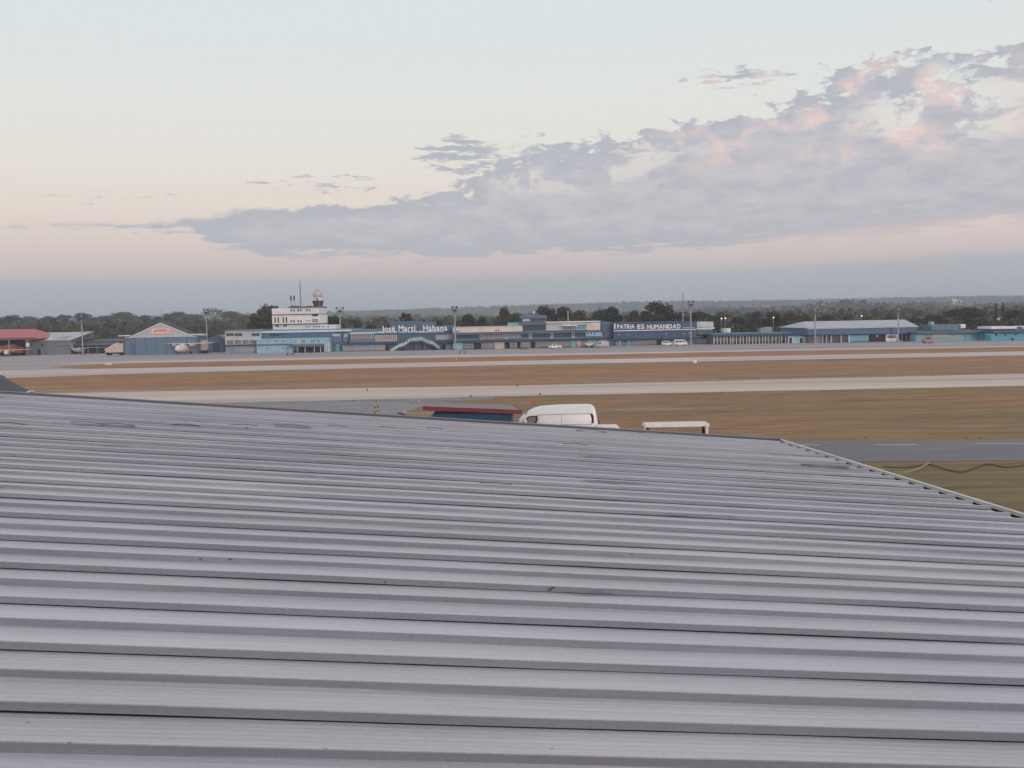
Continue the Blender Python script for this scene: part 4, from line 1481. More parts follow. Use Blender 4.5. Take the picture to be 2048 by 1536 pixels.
vside('door_gap', [(1077, 831), (1077.6, 831), (1077.2, 853), (1076.6, 853)], grey_m, .006)
vside('slide_door_gap', [(1123, 830), (1123.6, 830), (1123.6, 856), (1123, 856)], grey_m, .006)
vside('waist_crease', [(1077, 849.4), (1185, 848.6), (1185, 849.5), (1077, 850.3)], mat('shaded recess grey', rgb(150, 148, 152, 1.0)), .006)  # crease shade painted as a grey strip
mx_, mz_ = vp(1050.6, 842.8)
part('wing_mirror', MB().lathe([(.01, -.17), (.10, -.13), (.13, 0), (.10, .13), (.01, .17)], 10), car_white, van).location = (-mx_ - .02, -vhw(mz_) - .16, mz_)
part('rear_lamp', MB().box(vL / 2 - .06, vL / 2 + .03, -.9, -.72, 1.0, 1.45), mat('red lamp lens', (.35, .03, .03, 1), .3), van)
part('bumper', MB().box(vL / 2 - .1, vL / 2 + .12, -.9, .9, .45, .7), black_pl, van)
mb = MB()
ws = [(-x, z) for x, z in (vp(1035, 847), vp(1056, 827))]
part('windscreen', MB().add([(ws[0][0] - .05, -.78, ws[0][1]), (ws[0][0] - .05, .78, ws[0][1]), (ws[1][0] - .06, .70, ws[1][1]), (ws[1][0] - .06, -.70, ws[1][1]),
                             (ws[0][0] + .1, -.78, ws[0][1] - .06), (ws[0][0] + .1, .78, ws[0][1] - .06), (ws[1][0] + .08, .70, ws[1][1] - .08), (ws[1][0] + .08, -.70, ws[1][1] - .08)],
                            [(0, 3, 2, 1), (4, 5, 6, 7), (0, 1, 5, 4), (1, 2, 6, 5), (2, 3, 7, 6), (3, 0, 4, 7)]), car_glass, van)
for x in (-vL / 2 + .95, vL / 2 - 1.1):
    for s in (-1, 1):
        w = part('wheel', MB().wheel(x, s * .8, .34, .34, .22), rubber, van)
        part('rim', MB().wheel(x, s * .91, .34, .2, .05), galv, w)


# two baggage carts with white roofs
def cart(label, x0, x1, yt, Yd, W2, rz=0):
    xa, za = P(x0, yt, Yd)
    xb, _ = P(x1, yt, Yd)
    L = xb - xa
    t = thing('baggage_cart', label, 'cart', ((xa + xb) / 2, Yd + W2 / 2, 0), rz, 'roofed baggage carts by the van')
    zt = za
    part('roof_slab', MB().add([(-L / 2, -W2 / 2, zt - .16), (L / 2, -W2 / 2, zt - .16), (L / 2, W2 / 2, zt - .16), (-L / 2, W2 / 2, zt - .16),
                                (-L / 2 + .05, -W2 / 2 + .05, zt), (L / 2 - .05, -W2 / 2 + .05, zt), (L / 2 - .05, W2 / 2 - .05, zt), (-L / 2 + .05, W2 / 2 - .05, zt)],
                               [(0, 3, 2, 1), (4, 5, 6, 7), (0, 1, 5, 4), (1, 2, 6, 5), (2, 3, 7, 6), (3, 0, 4, 7)]), white_g, t)
    for sx in (-1, 1):
        for sy in (-1, 1):
            x, y = sx * (L / 2 - .16), sy * (W2 / 2 - .12)
            p_ = part('post', MB().box(x - .07, x + .07, y - .06, y + .06, .62, zt - .17), white if sx * sy < 0 else dark, t)
        part('end_panel', MB().box(sx * (L / 2 - .1) - .03, sx * (L / 2 - .1) + .03, -W2 / 2 + .2, W2 / 2 - .2, .62, zt - .5), mat('blue grey canvas', rgb(88, 96, 108, 1.2)), t)
    part('deck', MB().box(-L / 2, L / 2, -W2 / 2, W2 / 2, .5, .615), galv, t)
    part('drawbar', MB().tube([(-L / 2, 0, .5), (-L / 2 - 1.1, 0, .35)], .05, 6), dark, t)
    for sx in (-1, 1):
        for sy in (-1, 1):
            part('wheel', MB().wheel(sx * (L / 2 - .45), sy * (W2 / 2 - .15), .24, .24, .14), rubber, t)


cart('long white roofed baggage cart right of the van before brown grass', 1290, 1420, 849.5, 64.0, 1.5)
cart('short white roofed baggage cart tucked against the rear of the van', 1194, 1240, 855, 66.5, 1.9)

# blue kiosk with a red edged roof
KY = 70.0
xa, xb = P(866, 830, KY)[0], P(1024, 830, KY)[0]
kz = P(945, 826, KY)[1]
ks = thing('blue_kiosk', 'blue kiosk with low sloping roof and dark red fascia behind the roof edge', 'kiosk', ((xa + xb) / 2, KY, 0))
w2 = (xb - xa) / 2
part('wall', MB().box(-w2, w2, 0, 3.2, 0, kz), mat('kiosk blue', rgb(42, 68, 98, 1.5), .6, .12, 1.2, dirt=.1), ks)
kc = (xa + xb) / 2


def kp(px, py, Yk):
    x, z = P(px, py, Yk)
    return (x - kc, Yk - KY, z)


FL, FR, BR, BL = kp(845.5, 813, KY - .7), kp(1042.5, 820.5, KY - .7), kp(1023, 809.5, KY + 3.6), kp(850, 803.5, KY + 3.6)
low_ = lambda p, d: (p[0], p[1], p[2] - d)
BOXF = [(0, 1, 2, 3), (4, 7, 6, 5), (0, 4, 5, 1), (1, 5, 6, 2), (2, 6, 7, 3), (3, 7, 4, 0)]
part('roof', MB().add([FL, FR, BR, BL] + [low_(p, .05) for p in (FL, FR, BR, BL)], BOXF), mat('kiosk roofing felt', rgb(138, 124, 126, 1.1), .9, .18, 1.2, dirt=.3), ks)
fo = [(FL[0], FL[1] - .06, FL[2] + .02), (FR[0] + .02, FR[1] - .06, FR[2] + .02), (FR[0] + .02, FR[1] - .005, FR[2] + .02), (FL[0], FL[1] - .005, FL[2] + .02)]
part('fascia', MB().add(fo + [low_(p, .26) for p in fo], BOXF), red, ks)
fo = [(FR[0] + .005, FR[1], FR[2] + .02), (FR[0] + .05, FR[1], FR[2] + .02), (BR[0] + .05, BR[1], BR[2] + .02), (BR[0] + .005, BR[1], BR[2] + .02)]
part('fascia', MB().add(fo + [low_(p, .2) for p in fo], BOXF), red, ks)
for x in (-w2 + 1.2, 0.2, w2 - 1.4):
    d_ = part('shutter', MB().box(x - .5, x + .5, -.04, -.002, .9, kz - .5), mat('kiosk shutter blue', rgb(46, 70, 98, 1.3), .5), ks)
part('corner_post', MB().box(-w2 - .09, -w2 + .05, -.09, .05, 0, kz), mat('kiosk post', rgb(96, 104, 116, 1.2)), ks)
part('corner_post', MB().box(w2 - .05, w2 + .09, -.09, .05, 0, kz), mat('kiosk post', rgb(96, 104, 116, 1.2)), ks)


# covered stair tube at the left edge
canv = mat('grey canvas tunnel', rgb(96, 94, 98, 1.15), .85, .14, 1.2, dirt=.2)
SY = 27.0
p0, p1 = P(-70, 712, SY), P(78, 792, SY)
tube_t = thing('covered_stairway', 'grey canvas covered stairway with white hoops at the left roof edge', 'stairway', (p1[0], SY, 0))
ax = Vector((p1[0] - p0[0], 0, p1[1] - p0[1]))
Lx = ax.length
ad = ax.normalized()
RT = 1.15
upv = Vector((-ad.z, 0, ad.x))
base = Vector((0, 0, p1[1])) - upv * RT
arc = [(math.cos(math.pi * i / 14) * RT, math.sin(math.pi * i / 14) * RT) for i in range(15)]
arc = [(RT, -2.2)] + arc + [(-RT, -2.2)]


def tun(t0, t1, r, nseg, sag=0.0):
    vs, fs = [], []
    m_ = len(arc)
    for i in range(nseg + 1):
        t = t0 + (t1 - t0) * i / nseg
        c = base - ad * t
        sg = 1 - sag * math.sin(math.pi * ((t / 1.55) % 1.0))
        for yy, zz in arc:
            q = c + Vector((0, yy * r * sg, 0)) + upv * (zz * r * sg)
            vs.append(tuple(q))
    for i in range(nseg):
        for j in range(m_ - 1):
            fs.append((i * m_ + j, i * m_ + j + 1, (i + 1) * m_ + j + 1, (i + 1) * m_ + j))
    return MB().add(vs, fs)


part('canvas', tun(-.6, Lx, 1.0, 40, .035), canv, tube_t, 60)
hw_ = mat('white hoop paint', rgb(222, 214, 210, 1.1), .5)
for k in range(-1, 3):
    tt = .22 + k * .93
    if tt > Lx:
        break
    part('hoop', tun(tt, tt + .035, 1.012, 1), hw_, tube_t)
for tt in (.4, 2.0):
    c = base - ad * tt
    for s in (-1, 1):
        part('leg', MB().box(c.x - .08, c.x + .08, s * RT - .08, s * RT + .08, 0, max(.5, c.z - 2.2)), grey_m, tube_t)


# ------------------------------------------------------------------ vehicles by the terminal
carp = [(-2.15, .55), (-2.2, .95), (-1.9, 1.05), (-1.35, 1.48), (.3, 1.5), (.95, 1.05), (1.9, .95), (2.15, .75), (2.15, .4), (1.9, .28), (-1.9, .28), (-2.1, .35)]
carg = [[(-1.55, 1.05), (-1.2, 1.4), (-.45, 1.42), (-.45, 1.05)], [(-.35, 1.05), (-.35, 1.42), (.25, 1.42), (.7, 1.05)]]
vanp = [(-2.5, .5), (-2.55, 1.4), (-2.4, 2.2), (-2.1, 2.3), (1.1, 2.3), (1.6, 2.1), (2.2, 1.3), (2.55, 1.1), (2.6, .5), (2.3, .3), (-2.3, .3)]
vang = [[(-2.2, 1.35), (-2.2, 1.95), (-.9, 1.95), (-.9, 1.35)], [(-.75, 1.35), (-.75, 1.95), (.5, 1.95), (.5, 1.35)], [(.65, 1.35), (.65, 1.95), (1.25, 1.95), (1.75, 1.35)]]
suvp = [(-2.2, .55), (-2.25, 1.1), (-2.1, 1.75), (-1.8, 1.82), (.4, 1.82), (1.0, 1.2), (2.0, 1.1), (2.25, .85), (2.2, .4), (2.0, .3), (-2.0, .3)]
suvg = [[(-1.9, 1.2), (-1.8, 1.65), (-.6, 1.68), (-.6, 1.2)], [(-.5, 1.2), (-.5, 1.68), (.3, 1.68), (.75, 1.2)]]
pickp = [(-2.5, .55), (-2.5, 1.05), (-.55, 1.05), (-.45, 1.7), (.7, 1.72), (1.2, 1.12), (2.3, 1.0), (2.5, .8), (2.45, .4), (2.2, .3), (-2.3, .3)]
pickg = [[(-.3, 1.1), (-.25, 1.55), (.6, 1.57), (.95, 1.1)]]


def at(x, y):
    gx, gy = G(x, y)
    return (gx, gy, 0)


small = [car('white_minibus', 'white minibus with dark side windows parked before the slogan hall', 'minibus', at(1361, 691.6), 0, 5.2, 1.9, vanp, vang, (-1.6, 1.6), .34, car_white),
         car('white_estate_car', 'white estate car parked left of the minibus', 'car', at(1335, 691.8), rad(-12), 4.4, 1.8, suvp, suvg, (-1.35, 1.4), .34, car_white),
         car('grey_van', 'dull grey white van parked before terminal right wing', 'van', at(1205, 695), rad(180), 5.2, 1.9, vanp, vang[2:], (-1.6, 1.6), .34, mat('dull white paint', rgb(176, 174, 176, 1.1), .5)),
         car('white_pickup', 'small white pickup truck beside the bare mast', 'pickup', at(1110, 697), rad(180), 5.0, 1.75, pickp, pickg, (-1.55, 1.55), .36, car_white)]
for q in small:
    q.scale = (.68, .68, .72)
car('red_tractor_car', 'small faded red car before low turquoise building', 'car', at(1856, 686.5), rad(8), 2.6, 1.4, [(x * .6, z * .95) for x, z in carp], [[(x * .6, z * .95) for x, z in q] for q in carg], (-.75, .75), .26, mat('faded red car', rgb(150, 112, 118, 1.2), .5))
# hopper trailer: pale, wide at the top, on a frame
hx = at(1178, 695.5)
t = thing('hopper_trailer', 'pale hopper shaped trailer standing left of the grey van', 'trailer', hx)
part('hopper', MB().add([(-.45, -.5, .55), (.45, -.5, .55), (.45, .5, .55), (-.45, .5, .55), (-1.25, -.85, 1.3), (1.25, -.85, 1.3), (1.25, .85, 1.3), (-1.25, .85, 1.3)],
                        [(0, 3, 2, 1), (4, 5, 6, 7), (0, 1, 5, 4), (1, 2, 6, 5), (2, 3, 7, 6), (3, 0, 4, 7)]), white, t)
part('rim', MB().box(-1.3, 1.3, -.9, -.8, 1.301, 1.4).box(-1.3, 1.3, .8, .9, 1.301, 1.4), grey_m, t)
part('frame', MB().box(-1.2, 1.2, -.6, .6, .42, .54), dark, t)
for x in (-.7, .7):
    for y in (-.6, .6):
        part('wheel', MB().wheel(x, y, .28, .28, .18), rubber, t)

# baggage tractors and carts by the middle of the terminal
for x, y, lab in ((580, 708.5, 'tiny dark dolly on the pale apron shoulder below the entrance canopy'), (925, 704.5, 'dark low baggage dolly on the apron right of the lettering'), (1047, 697, 'dark baggage dolly close to the terminal right wing')):
    t = thing('baggage_dolly', lab, 'dolly', at(x, y + 2), rad(4))
    t.scale = (.55, .55, .8)
    part('deck', MB().box(-1.6, 1.6, -.7, .7, .38, .5), mat('dark dolly paint', rgb(70, 66, 68, 1)), t)
    part('drawbar', MB().tube([(1.6, 0, .42), (2.5, 0, .3)], .05, 5), dark, t)
    for sx in (-1.2, 1.2):
        for sy in (-.6, .6):
            part('wheel', MB().wheel(sx, sy, .2, .2, .14), rubber, t)
random.seed(21)


# ------------------------------------------------------------------ light aircraft
def aircraft(label, loc, rz, s, body_m, span=17.0):
    t = thing('propeller_aircraft', label, 'aircraft', loc, rz)
    t.scale = (s, s, s)
    # nose at -y
    st = [(-5.2, .15, 1.5), (-4.9, .5, 1.55), (-4.0, .85, 1.65), (-2.0, 1.05, 1.75), (1.0, 1.05, 1.8), (3.5, .8, 1.95), (6.0, .35, 2.35), (6.9, .12, 2.5)]
    vs, fs = [], []
    n = 16
    for y, r, z in st:
        for k in range(n):
            a = 2 * math.pi * k / n
            vs.append((r * math.cos(a), y, z + r * 1.08 * math.sin(a)))
    for i in range(len(st) - 1):
        for k in range(n):
            k2 = (k + 1) % n
            fs.append((i * n + k, i * n + k2, (i + 1) * n + k2, (i + 1) * n + k))
    fs.append(tuple(range(n)))
    fs.append(tuple(range(len(st) * n - 1, (len(st) - 1) * n - 1, -1)))
    part('fuselage', MB().add(vs, fs), body_m, t, 60)
    ch = [(-1.2, 0), (-1.0, .13), (-.3, .2), (.7, .1), (1.0, 0), (0, -.05)]
    for sg in (-1, 1):
        v2 = []
        for X, k, dz in ((0.0, 1.0, 0), (span / 4, .95, .06), (span / 2, .62, .18)):
            v2 += [(sg * X, y * k - .6, 2.85 + z * k + dz) for y, z in ch]
        m_ = len(ch)
        f2 = [(i * m_ + j, (i + 1) * m_ + j, (i + 1) * m_ + (j + 1) % m_, i * m_ + (j + 1) % m_) for i in range(2) for j in range(m_)]
        f2.append(tuple(range(2 * m_, 3 * m_)))
        part('wing', MB().add(v2, f2), body_m, t)
        nac = MB()
        nv, nf = [], []
        for y, r in ((-2.7, .2), (-2.4, .42), (-.5, .45), (1.2, .2)):
            for k in range(10):
                a = 2 * math.pi * k / 10
                nv.append((sg * 2.6 + r * math.cos(a), y, 2.55 + r * math.sin(a)))
        for i in range(3):
            for k in range(10):
                nf.append((i * 10 + k, i * 10 + (k + 1) % 10, i * 10 + 10 + (k + 1) % 10, i * 10 + 10 + k))
        nf.append(tuple(range(10)))
        e = part('engine', nac.add(nv, nf), body_m, t)
        pm = MB()
        for a in (.4, .4 + 2.09, .4 + 4.19):
            pm.tube([(sg * 2.6, -2.78, 2.55), (sg * 2.6 + 1.1 * math.cos(a), -2.78, 2.55 + 1.1 * math.sin(a))], [.09, .05], 4)
        part('propeller', pm, dark, e)
        part('gear', MB().tube([(sg * .7, 0, 1.2), (sg * 1.35, 0, .35)], .08, 5).wheel(0, 0, 0, .001, .001), grey_m, t)
        wv = MB()
        for a0 in range(1):
            wv.lathe([(.01, -.12), (.34, -.12), (.36, 0), (.34, .12), (.01, .12)], 12)
        w = part('wheel', wv, rubber, t)
        w.location = (sg * 1.4, 0, .36)
        w.rotation_euler = (0, rad(90), 0)
    w = part('wheel', MB().lathe([(.01, -.1), (.26, -.1), (.28, 0), (.26, .1), (.01, .1)], 12), rubber, t)
    w.location, w.rotation_euler = (0, -3.9, .28), (0, rad(90), 0)
    part('gear', MB().tube([(0, -3.9, .3), (0, -3.9, 1.0)], .07, 5), grey_m, t)
    part('fin', MB().add([(-.09, 4.9, 2.5), (-.09, 6.9, 2.6), (-.06, 7.3, 5.0), (-.06, 6.2, 5.0), (.09, 4.9, 2.5), (.09, 6.9, 2.6), (.06, 7.3, 5.0), (.06, 6.2, 5.0)],
                         [(0, 1, 2, 3), (7, 6, 5, 4), (0, 4, 5, 1), (1, 5, 6, 2), (2, 6, 7, 3), (3, 7, 4, 0)]), body_m, t)
    part('tailplane', MB().add([(-2.3, 6.4, 5.0), (0, 6.1, 5.0), (2.3, 6.4, 5.0), (2.3, 7.1, 5.0), (0, 7.4, 5.0), (-2.3, 7.1, 5.0), (-2.3, 6.4, 5.12), (0, 6.1, 5.14), (2.3, 6.4, 5.12), (2.3, 7.1, 5.12), (0, 7.4, 5.14), (-2.3, 7.1, 5.12)],
                               [(5, 4, 3, 2, 1, 0), (6, 7, 8, 9, 10, 11), (0, 1, 7, 6), (1, 2, 8, 7), (2, 3, 9, 8), (3, 4, 10, 9), (4, 5, 11, 10), (5, 0, 6, 11)]), body_m, t)
    part('cockpit_glass', MB().add([(-.62, -4.42, 1.95), (.62, -4.42, 1.95), (.7, -3.7, 2.45), (-.7, -3.7, 2.45), (-.62, -4.3, 1.9), (.62, -4.3, 1.9), (.7, -3.6, 2.4), (-.7, -3.6, 2.4)],
                                   [(0, 1, 2, 3), (7, 6, 5, 4), (0, 4, 5, 1), (1, 5, 6, 2), (2, 6, 7, 3), (3, 7, 4, 0)]), car_glass, t)
    return t


air_w = mat('aircraft white', rgb(216, 206, 206, 1.1), .45, .06)
aircraft('white high wing propeller aircraft in front of the gabled blue hangar', at(373, 708), rad(-16), 1.0, air_w, 17.5)
aircraft('white aircraft wing and nose in the open front of the red hangar', (at(6, 713)[0], at(6, 713)[1] + 3, 0), rad(14), .62, air_w, 22)
aircraft('grey white aircraft parked nose in before the dark lean-to', (at(160, 708)[0], at(160, 708)[1], 0), rad(170), .62, mat('aircraft grey', rgb(160, 162, 168, 1.15), .5), 26)

# boarding stairs vehicle
sx_ = at(232, 710.5)
t = thing('boarding_stairs_truck', 'beige boarding stairs truck with sloping white canopy left of the blue hangar', 'stairs truck', sx_)
pxm = 7.0
part('chassis', MB().box(-2.6, 2.6, -1, 1, .45, .8), dark, t)
part('stair_body', MB().prism_y([(-2.7, .82), (.6, .82), (.6, 3.2), (-.6, 2.7), (-2.5, 1.5)], -.9, .9), peach, t)
part('canopy', MB().add([(-2.8, -1, 1.5), (.6, -1, 3.21), (.6, 1, 3.21), (-2.8, 1, 1.5), (-2.8, -1, 1.75), (.6, -1, 3.46), (.6, 1, 3.46), (-2.8, 1, 1.75)],
                        [(0, 3, 2, 1), (4, 5, 6, 7), (0, 1, 5, 4), (1, 2, 6, 5), (2, 3, 7, 6), (3, 0, 4, 7)]), white, t)
part('cabin', MB().box(.62, 2.4, -1, 1, .82, 3.3), peach, t)
for i in range(4):
    part('cabin_rib', MB().box(.75 + i * .42, .85 + i * .42, -1.05, -1.001, .9, 3.2), warm_white, t)
part('platform_frame', MB().box(.7, .8, -1, -.9, 3.31, 4.7).box(2.2, 2.3, -1, -.9, 3.31, 4.7).box(.81, 2.19, -1, -.9, 4.6, 4.7).box(.7, .8, .9, 1, 3.31, 4.7).box(2.2, 2.3, .9, 1, 3.31, 4.7), grey_m, t)
for x in (-1.8, 1.6):
    for y in (-.95, .95):
        part('wheel', MB().wheel(x, y, .45, .45, .25), rubber, t)

# peach box truck behind the aircraft
bx_ = at(400, 707)
t = thing('peach_box_truck', 'peach coloured box truck parked behind the aircraft wing tip', 'truck', (bx_[0], bx_[1] + 1.5, 0))
part('box_body', MB().box(-1.6, 1.7, -1.2, 1.2, .9, 3.7), peach, t)
for i in range(5):
    part('box_rib', MB().box(-1.5 + i * .75, -1.4 + i * .75, -1.26, -1.201, 1.0, 3.6), mat('peach rib', rgb(176, 150, 142, 1.2)), t)
part('chassis', MB().box(-1.8, 1.8, -1, 1, .5, .89), dark, t)
part('cab_lamp', MB().lathe([(.01, 3.0), (.28, 3.1), (.28, 3.4), (.01, 3.5)], 8, -1.95, -.9), white, t)
part('cab', MB().box(-2.2, -1.62, -1.1, 1.1, .9, 2.4), warm_white, t)
for x in (-1.3, 1.2):
    for y in (-1.05, 1.05):
        part('wheel', MB().wheel(x, y, .48, .48, .28), rubber, t)

# ------------------------------------------------------------------ small airfield furniture
def board(name, label, x, yb, wpx, hpx, m, legs=True):
    gx, gy = G(x, yb)
    k = gy / F
    w, h = wpx * k, hpx * k
    t = thing(name, label, 'sign', (gx, gy, 0))
    lift = .25
    part('board', MB().box(-w / 2, w / 2, -.08, .08, lift, lift + h), m, t)
    part('border', MB().box(-w / 2 - .05, w / 2 + .05, -.06, .06, lift - .06, lift - .001).box(-w / 2 - .05, w / 2 + .05, -.06, .06, lift + h + .001, lift + h + .06), grey_m, t)
    for s in (-.35, .35):
        part('leg', MB().box(s * w - .04, s * w + .04, -.04, .04, 0, lift - .061), grey_m, t)


board('taxiway_sign', 'small pinkish white sign board on the grass left of the control tower', 217.5, 732, 13, 5.5, warm_white)
board('distance_board', 'small white board at the right end of the white runway marking', 1390, 729, 7.5, 7, white)
gx, gy = G(913, 720.5)
t = thing('marker_post', 'short yellow marker post on the grass before the lettering', 'marker', (gx, gy, 0))
part('post', MB().tube([(0, 0, 0), (0, 0, .85)], [.14, .1], 8), yellow, t)
part('foot', MB().box(-.25, .25, -.25, .25, 0, .12), grey_m, t)
gx, gy = G(1066, 822)
t = thing('red_marker', 'small faded red marker post on the grass behind the van nose', 'marker', (gx, gy, 0))
part('post', MB().box(-.07, .07, -.05, .05, 0, .45), grey_m, t)
part('panel', MB().box(-.16, .16, -.07, .07, .46, .95), mat('faded red panel', rgb(150, 92, 84, 1.3)), t)
for i, (x, y, lab) in enumerate(((942, 795.5, 'small dark edge light on the near taxiway margin above kiosk'), (1080, 790.5, 'small dark edge light on the near taxiway margin above van'),
                                 (735, 783, 'small edge light on the far side of the near taxiway'), (1035, 774, 'small edge light at the far taxiway edge above the van'))):
    gx, gy = G(x, y)
    t = thing('edge_light', lab, 'light', (gx, gy, 0), 0, 'taxiway edge lights')
    part('stem', MB().tube([(0, 0, 0), (0, 0, .12)], .03, 6), dark, t)
    part('dome', MB().lathe([(.01, .12), (.08, .12), (.085, .2), (.05, .27), (.01, .28)], 10), dark, t)
# pair of hazard posts on the service apron
for i, (x, yb, yt, lab) in enumerate(((750, 833, 806, 'left black and yellow hazard post on the grey apron left of kiosk'), (756, 829, 807, 'right black and yellow hazard post on the grey apron left of kiosk'))):
    gx, gy = G(x, yb)
    h = P(x, yt, gy)[1]
    t = thing('hazard_post', lab, 'post', (gx, gy, 0), 0, 'hazard posts on the service apron')
    nb = 5
    for k in range(nb):
        part('band', MB().tube([(0, 0, h * k / nb), (0, 0, h * (k + 1) / nb - .002)], .05, 8), yellow if k % 2 == 0 else black_pl, t)
    part('foot', MB().lathe([(.01, .0), (.2, .0), (.2, .06), (.01, .08)], 10), grey_m, t)
# concrete rubble edge at the end of the service apron
random.seed(3)
for i, (x, y, s, lab) in enumerate(((806, 831, .55, 'largest broken concrete lump at the corner of the grey apron'), (812, 824, .35, 'small broken concrete lump above the largest one'), (824, 806, .3, 'small pale concrete lump near the taxiway verge'),
                                    (838, 806, .32, 'pale stub of concrete just left of the kiosk roof'))):
    gx, gy = G(x, y)
    vs = []
    mb = MB()
    for k in range(14):
        a, b = random.uniform(0, 6.28), random.uniform(0, 1)
        vs.append((s * math.cos(a) * random.uniform(.7, 1.2), s * math.sin(a) * .8, s * .7 * b))
    import bmesh
    bm = bmesh.new()
    for v in vs:
        bm.verts.new(v)
    bmesh.ops.convex_hull(bm, input=bm.verts)
    me = bpy.data.meshes.new('concrete_lump')
    bm.to_mesh(me)
    bm.free()
    o = part('concrete_lump', me, mat('broken concrete', rgb(150, 142, 138, 1.1), .9, .2, 2.0))
    o.location = (gx, gy, .01)
    tag(o, lab, 'rubble', 'broken concrete by the apron')

# two hoses lying over the near grass
hose = mat('black hose', rgb(72, 66, 56, 1.0), .6)
hose2 = mat('tan hose', rgb(150, 138, 112, 1.1), .6)


def hosepts(pp):
    out = []
    w = [Vector((*G(x, y), .06)) for x, y in pp]
    for i in range(len(w) - 1):
        a, b, c, d = w[max(i - 1, 0)], w[i], w[i + 1], w[min(i + 2, len(w) - 1)]
        for k in range(6):
            t = k / 6
            out.append(.5 * ((2 * b) + (c - a) * t + (2 * a - 5 * b + 4 * c - d) * t * t + (3 * b - a - 3 * c + d) * t ** 3))
    out.append(w[-1])
    return out


o = part('hose', MB().tube(hosepts([(1765, 936), (1800, 937.5), (1830, 935), (1857, 931), (1880, 937), (1900, 943), (1925, 946), (1950, 938), (1976, 930), (2000, 935), (2020, 936.5), (2048, 933), (2090, 930)]), .032, 6), hose)
tag(o, 'dark wavy hose lying across the grass beyond the gutter', 'hose')
o = part('hose', MB().tube(hosepts([(1790, 950), (1810, 950), (1835, 944), (1850, 935.5), (1859, 931.5)]), .036, 6), hose2)
o.location.z = .09
tag(o, 'pale tan hose end curling up to the dark hose', 'hose')

# ------------------------------------------------------------------ trees
def leaf_mat(name, c1, c2):
    m = bpy.data.materials.new(name)
    m.use_nodes = True
    t = m.node_tree
    b = t.nodes['Principled BSDF']
    b.inputs['Roughness'].default_value = .8
    b.inputs['Specular IOR Level'].default_value = .15
    co = t.nodes.new('ShaderNodeTexCoord')
    oi = t.nodes.new('ShaderNodeObjectInfo')
    n = t.nodes.new('ShaderNodeTexNoise')
    n.inputs['Scale'].default_value = 1.3
    n.inputs['Detail'].default_value = 4
    t.links.new(co.outputs['Object'], n.inputs['Vector'])
    r = t.nodes.new('ShaderNodeMapRange')
    r.inputs['From Min'].default_value = .35
    r.inputs['From Max'].default_value = .65
    t.links.new(n.outputs['Fac'], r.inputs['Value'])
    a = t.nodes.new('ShaderNodeMix')
    a.data_type = 'RGBA'
    t.links.new(r.outputs[0], a.inputs[0])
    a.inputs[6].default_value = c1
    a.inputs[7].default_value = c2
    h = t.nodes.new('ShaderNodeHueSaturation')
    q = t.nodes.new('ShaderNodeMapRange')
    q.inputs['To Min'].default_value = .7
    q.inputs['To Max'].default_value = 1.35
    t.links.new(oi.outputs['Random'], q.inputs['Value'])
    t.links.new(q.outputs[0], h.inputs['Value'])
    t.links.new(a.outputs[2], h.inputs['Color'])
    t.links.new(h.outputs[0], b.inputs['Base Color'])
    return m


LEAF = leaf_mat('tree leaves', (.042, .040, .030, 1), (.086, .074, .052, 1))
LEAF2 = leaf_mat('dry tree leaves', (.075, .064, .042, 1), (.13, .10, .066, 1))
BARK = mat('bark', (.10, .085, .07, 1), .9, .2, 3.0)


def quad(c, s, out):
    a = Vector((random.gauss(0, 1), random.gauss(0, 1), random.gauss(0, 1))).normalized()
    b = a.orthogonal().normalized()
    if random.random() < .5:
        b = a.cross(b).normalized()
    e = a.cross(b)
    k1, k2 = s * random.uniform(.6, 1.2), s * random.uniform(.4, .9)
    o = len(out.v)
    out.v += [tuple(c + b * k1), tuple(c + e * k2), tuple(c - b * k1 * .9), tuple(c - e * k2)]
    out.f.append((o, o + 1, o + 2, o + 3))


def proto(seed, H, R, lobes, leaves, kind='round', leaf=.36):
    """tree of height H, crown radius R; returns trunk mesh and crown mesh"""
    random.seed(seed)
    tr, cr = MB(), MB()
    z0 = H * (.22 if kind != 'umbrella' else .42)
    tr.tube([(0, 0, 0), (.1, 0, H * .3), (.05, .1, H * .62)], [R * .075, R * .055, R * .02], 7)
    cl = []
    for i in range(lobes):
        a = random.uniform(0, 6.28)
        if kind == 'conifer':
            t = i / lobes
            rr = R * (1 - t) * .75
            c = Vector((math.cos(a) * rr * .6, math.sin(a) * rr * .6, H * (.15 + .8 * t)))
            r = max(.5, R * (1 - t) * .5)
        elif kind == 'umbrella':
            rr = R * math.sqrt(random.random()) * .8
            c = Vector((math.cos(a) * rr, math.sin(a) * rr, H * (.84 - .26 * (rr / R) ** 2) + random.uniform(-.4, .3)))
            r = R * random.uniform(.18, .30)
        else:
            u = random.random()
            zz = z0 + (H - z0) * (u ** .8) * .93
            k = math.sin(math.pi * min(1, .18 + .82 * (zz - z0) / (H - z0)))
            rr = R * k * random.uniform(.35, .85)
            c = Vector((math.cos(a) * rr, math.sin(a) * rr, zz - R * .12))
            r = R * random.uniform(.20, .36)
        cl.append((c, r))
        st = Vector((0, 0, H * random.uniform(.25, .55)))
        mid = (st + c) / 2 + Vector((0, 0, -.2))
        tr.tube([st, mid, c], [R * .03, R * .02, R * .008], 5, False)
    for i in range(leaves):
        c, r = random.choice(cl)
        d = Vector((random.gauss(0, 1), random.gauss(0, 1), random.gauss(0, 1))).normalized()
        q = c + Vector((d.x, d.y, d.z * (.7 if kind != 'conifer' else .5))) * r * (random.random() ** .45) * random.uniform(.85, 1.15)
        q.z = min(q.z, H)
        quad(q, leaf, cr)
    return tr.mesh('trunk'), cr.mesh('crown')


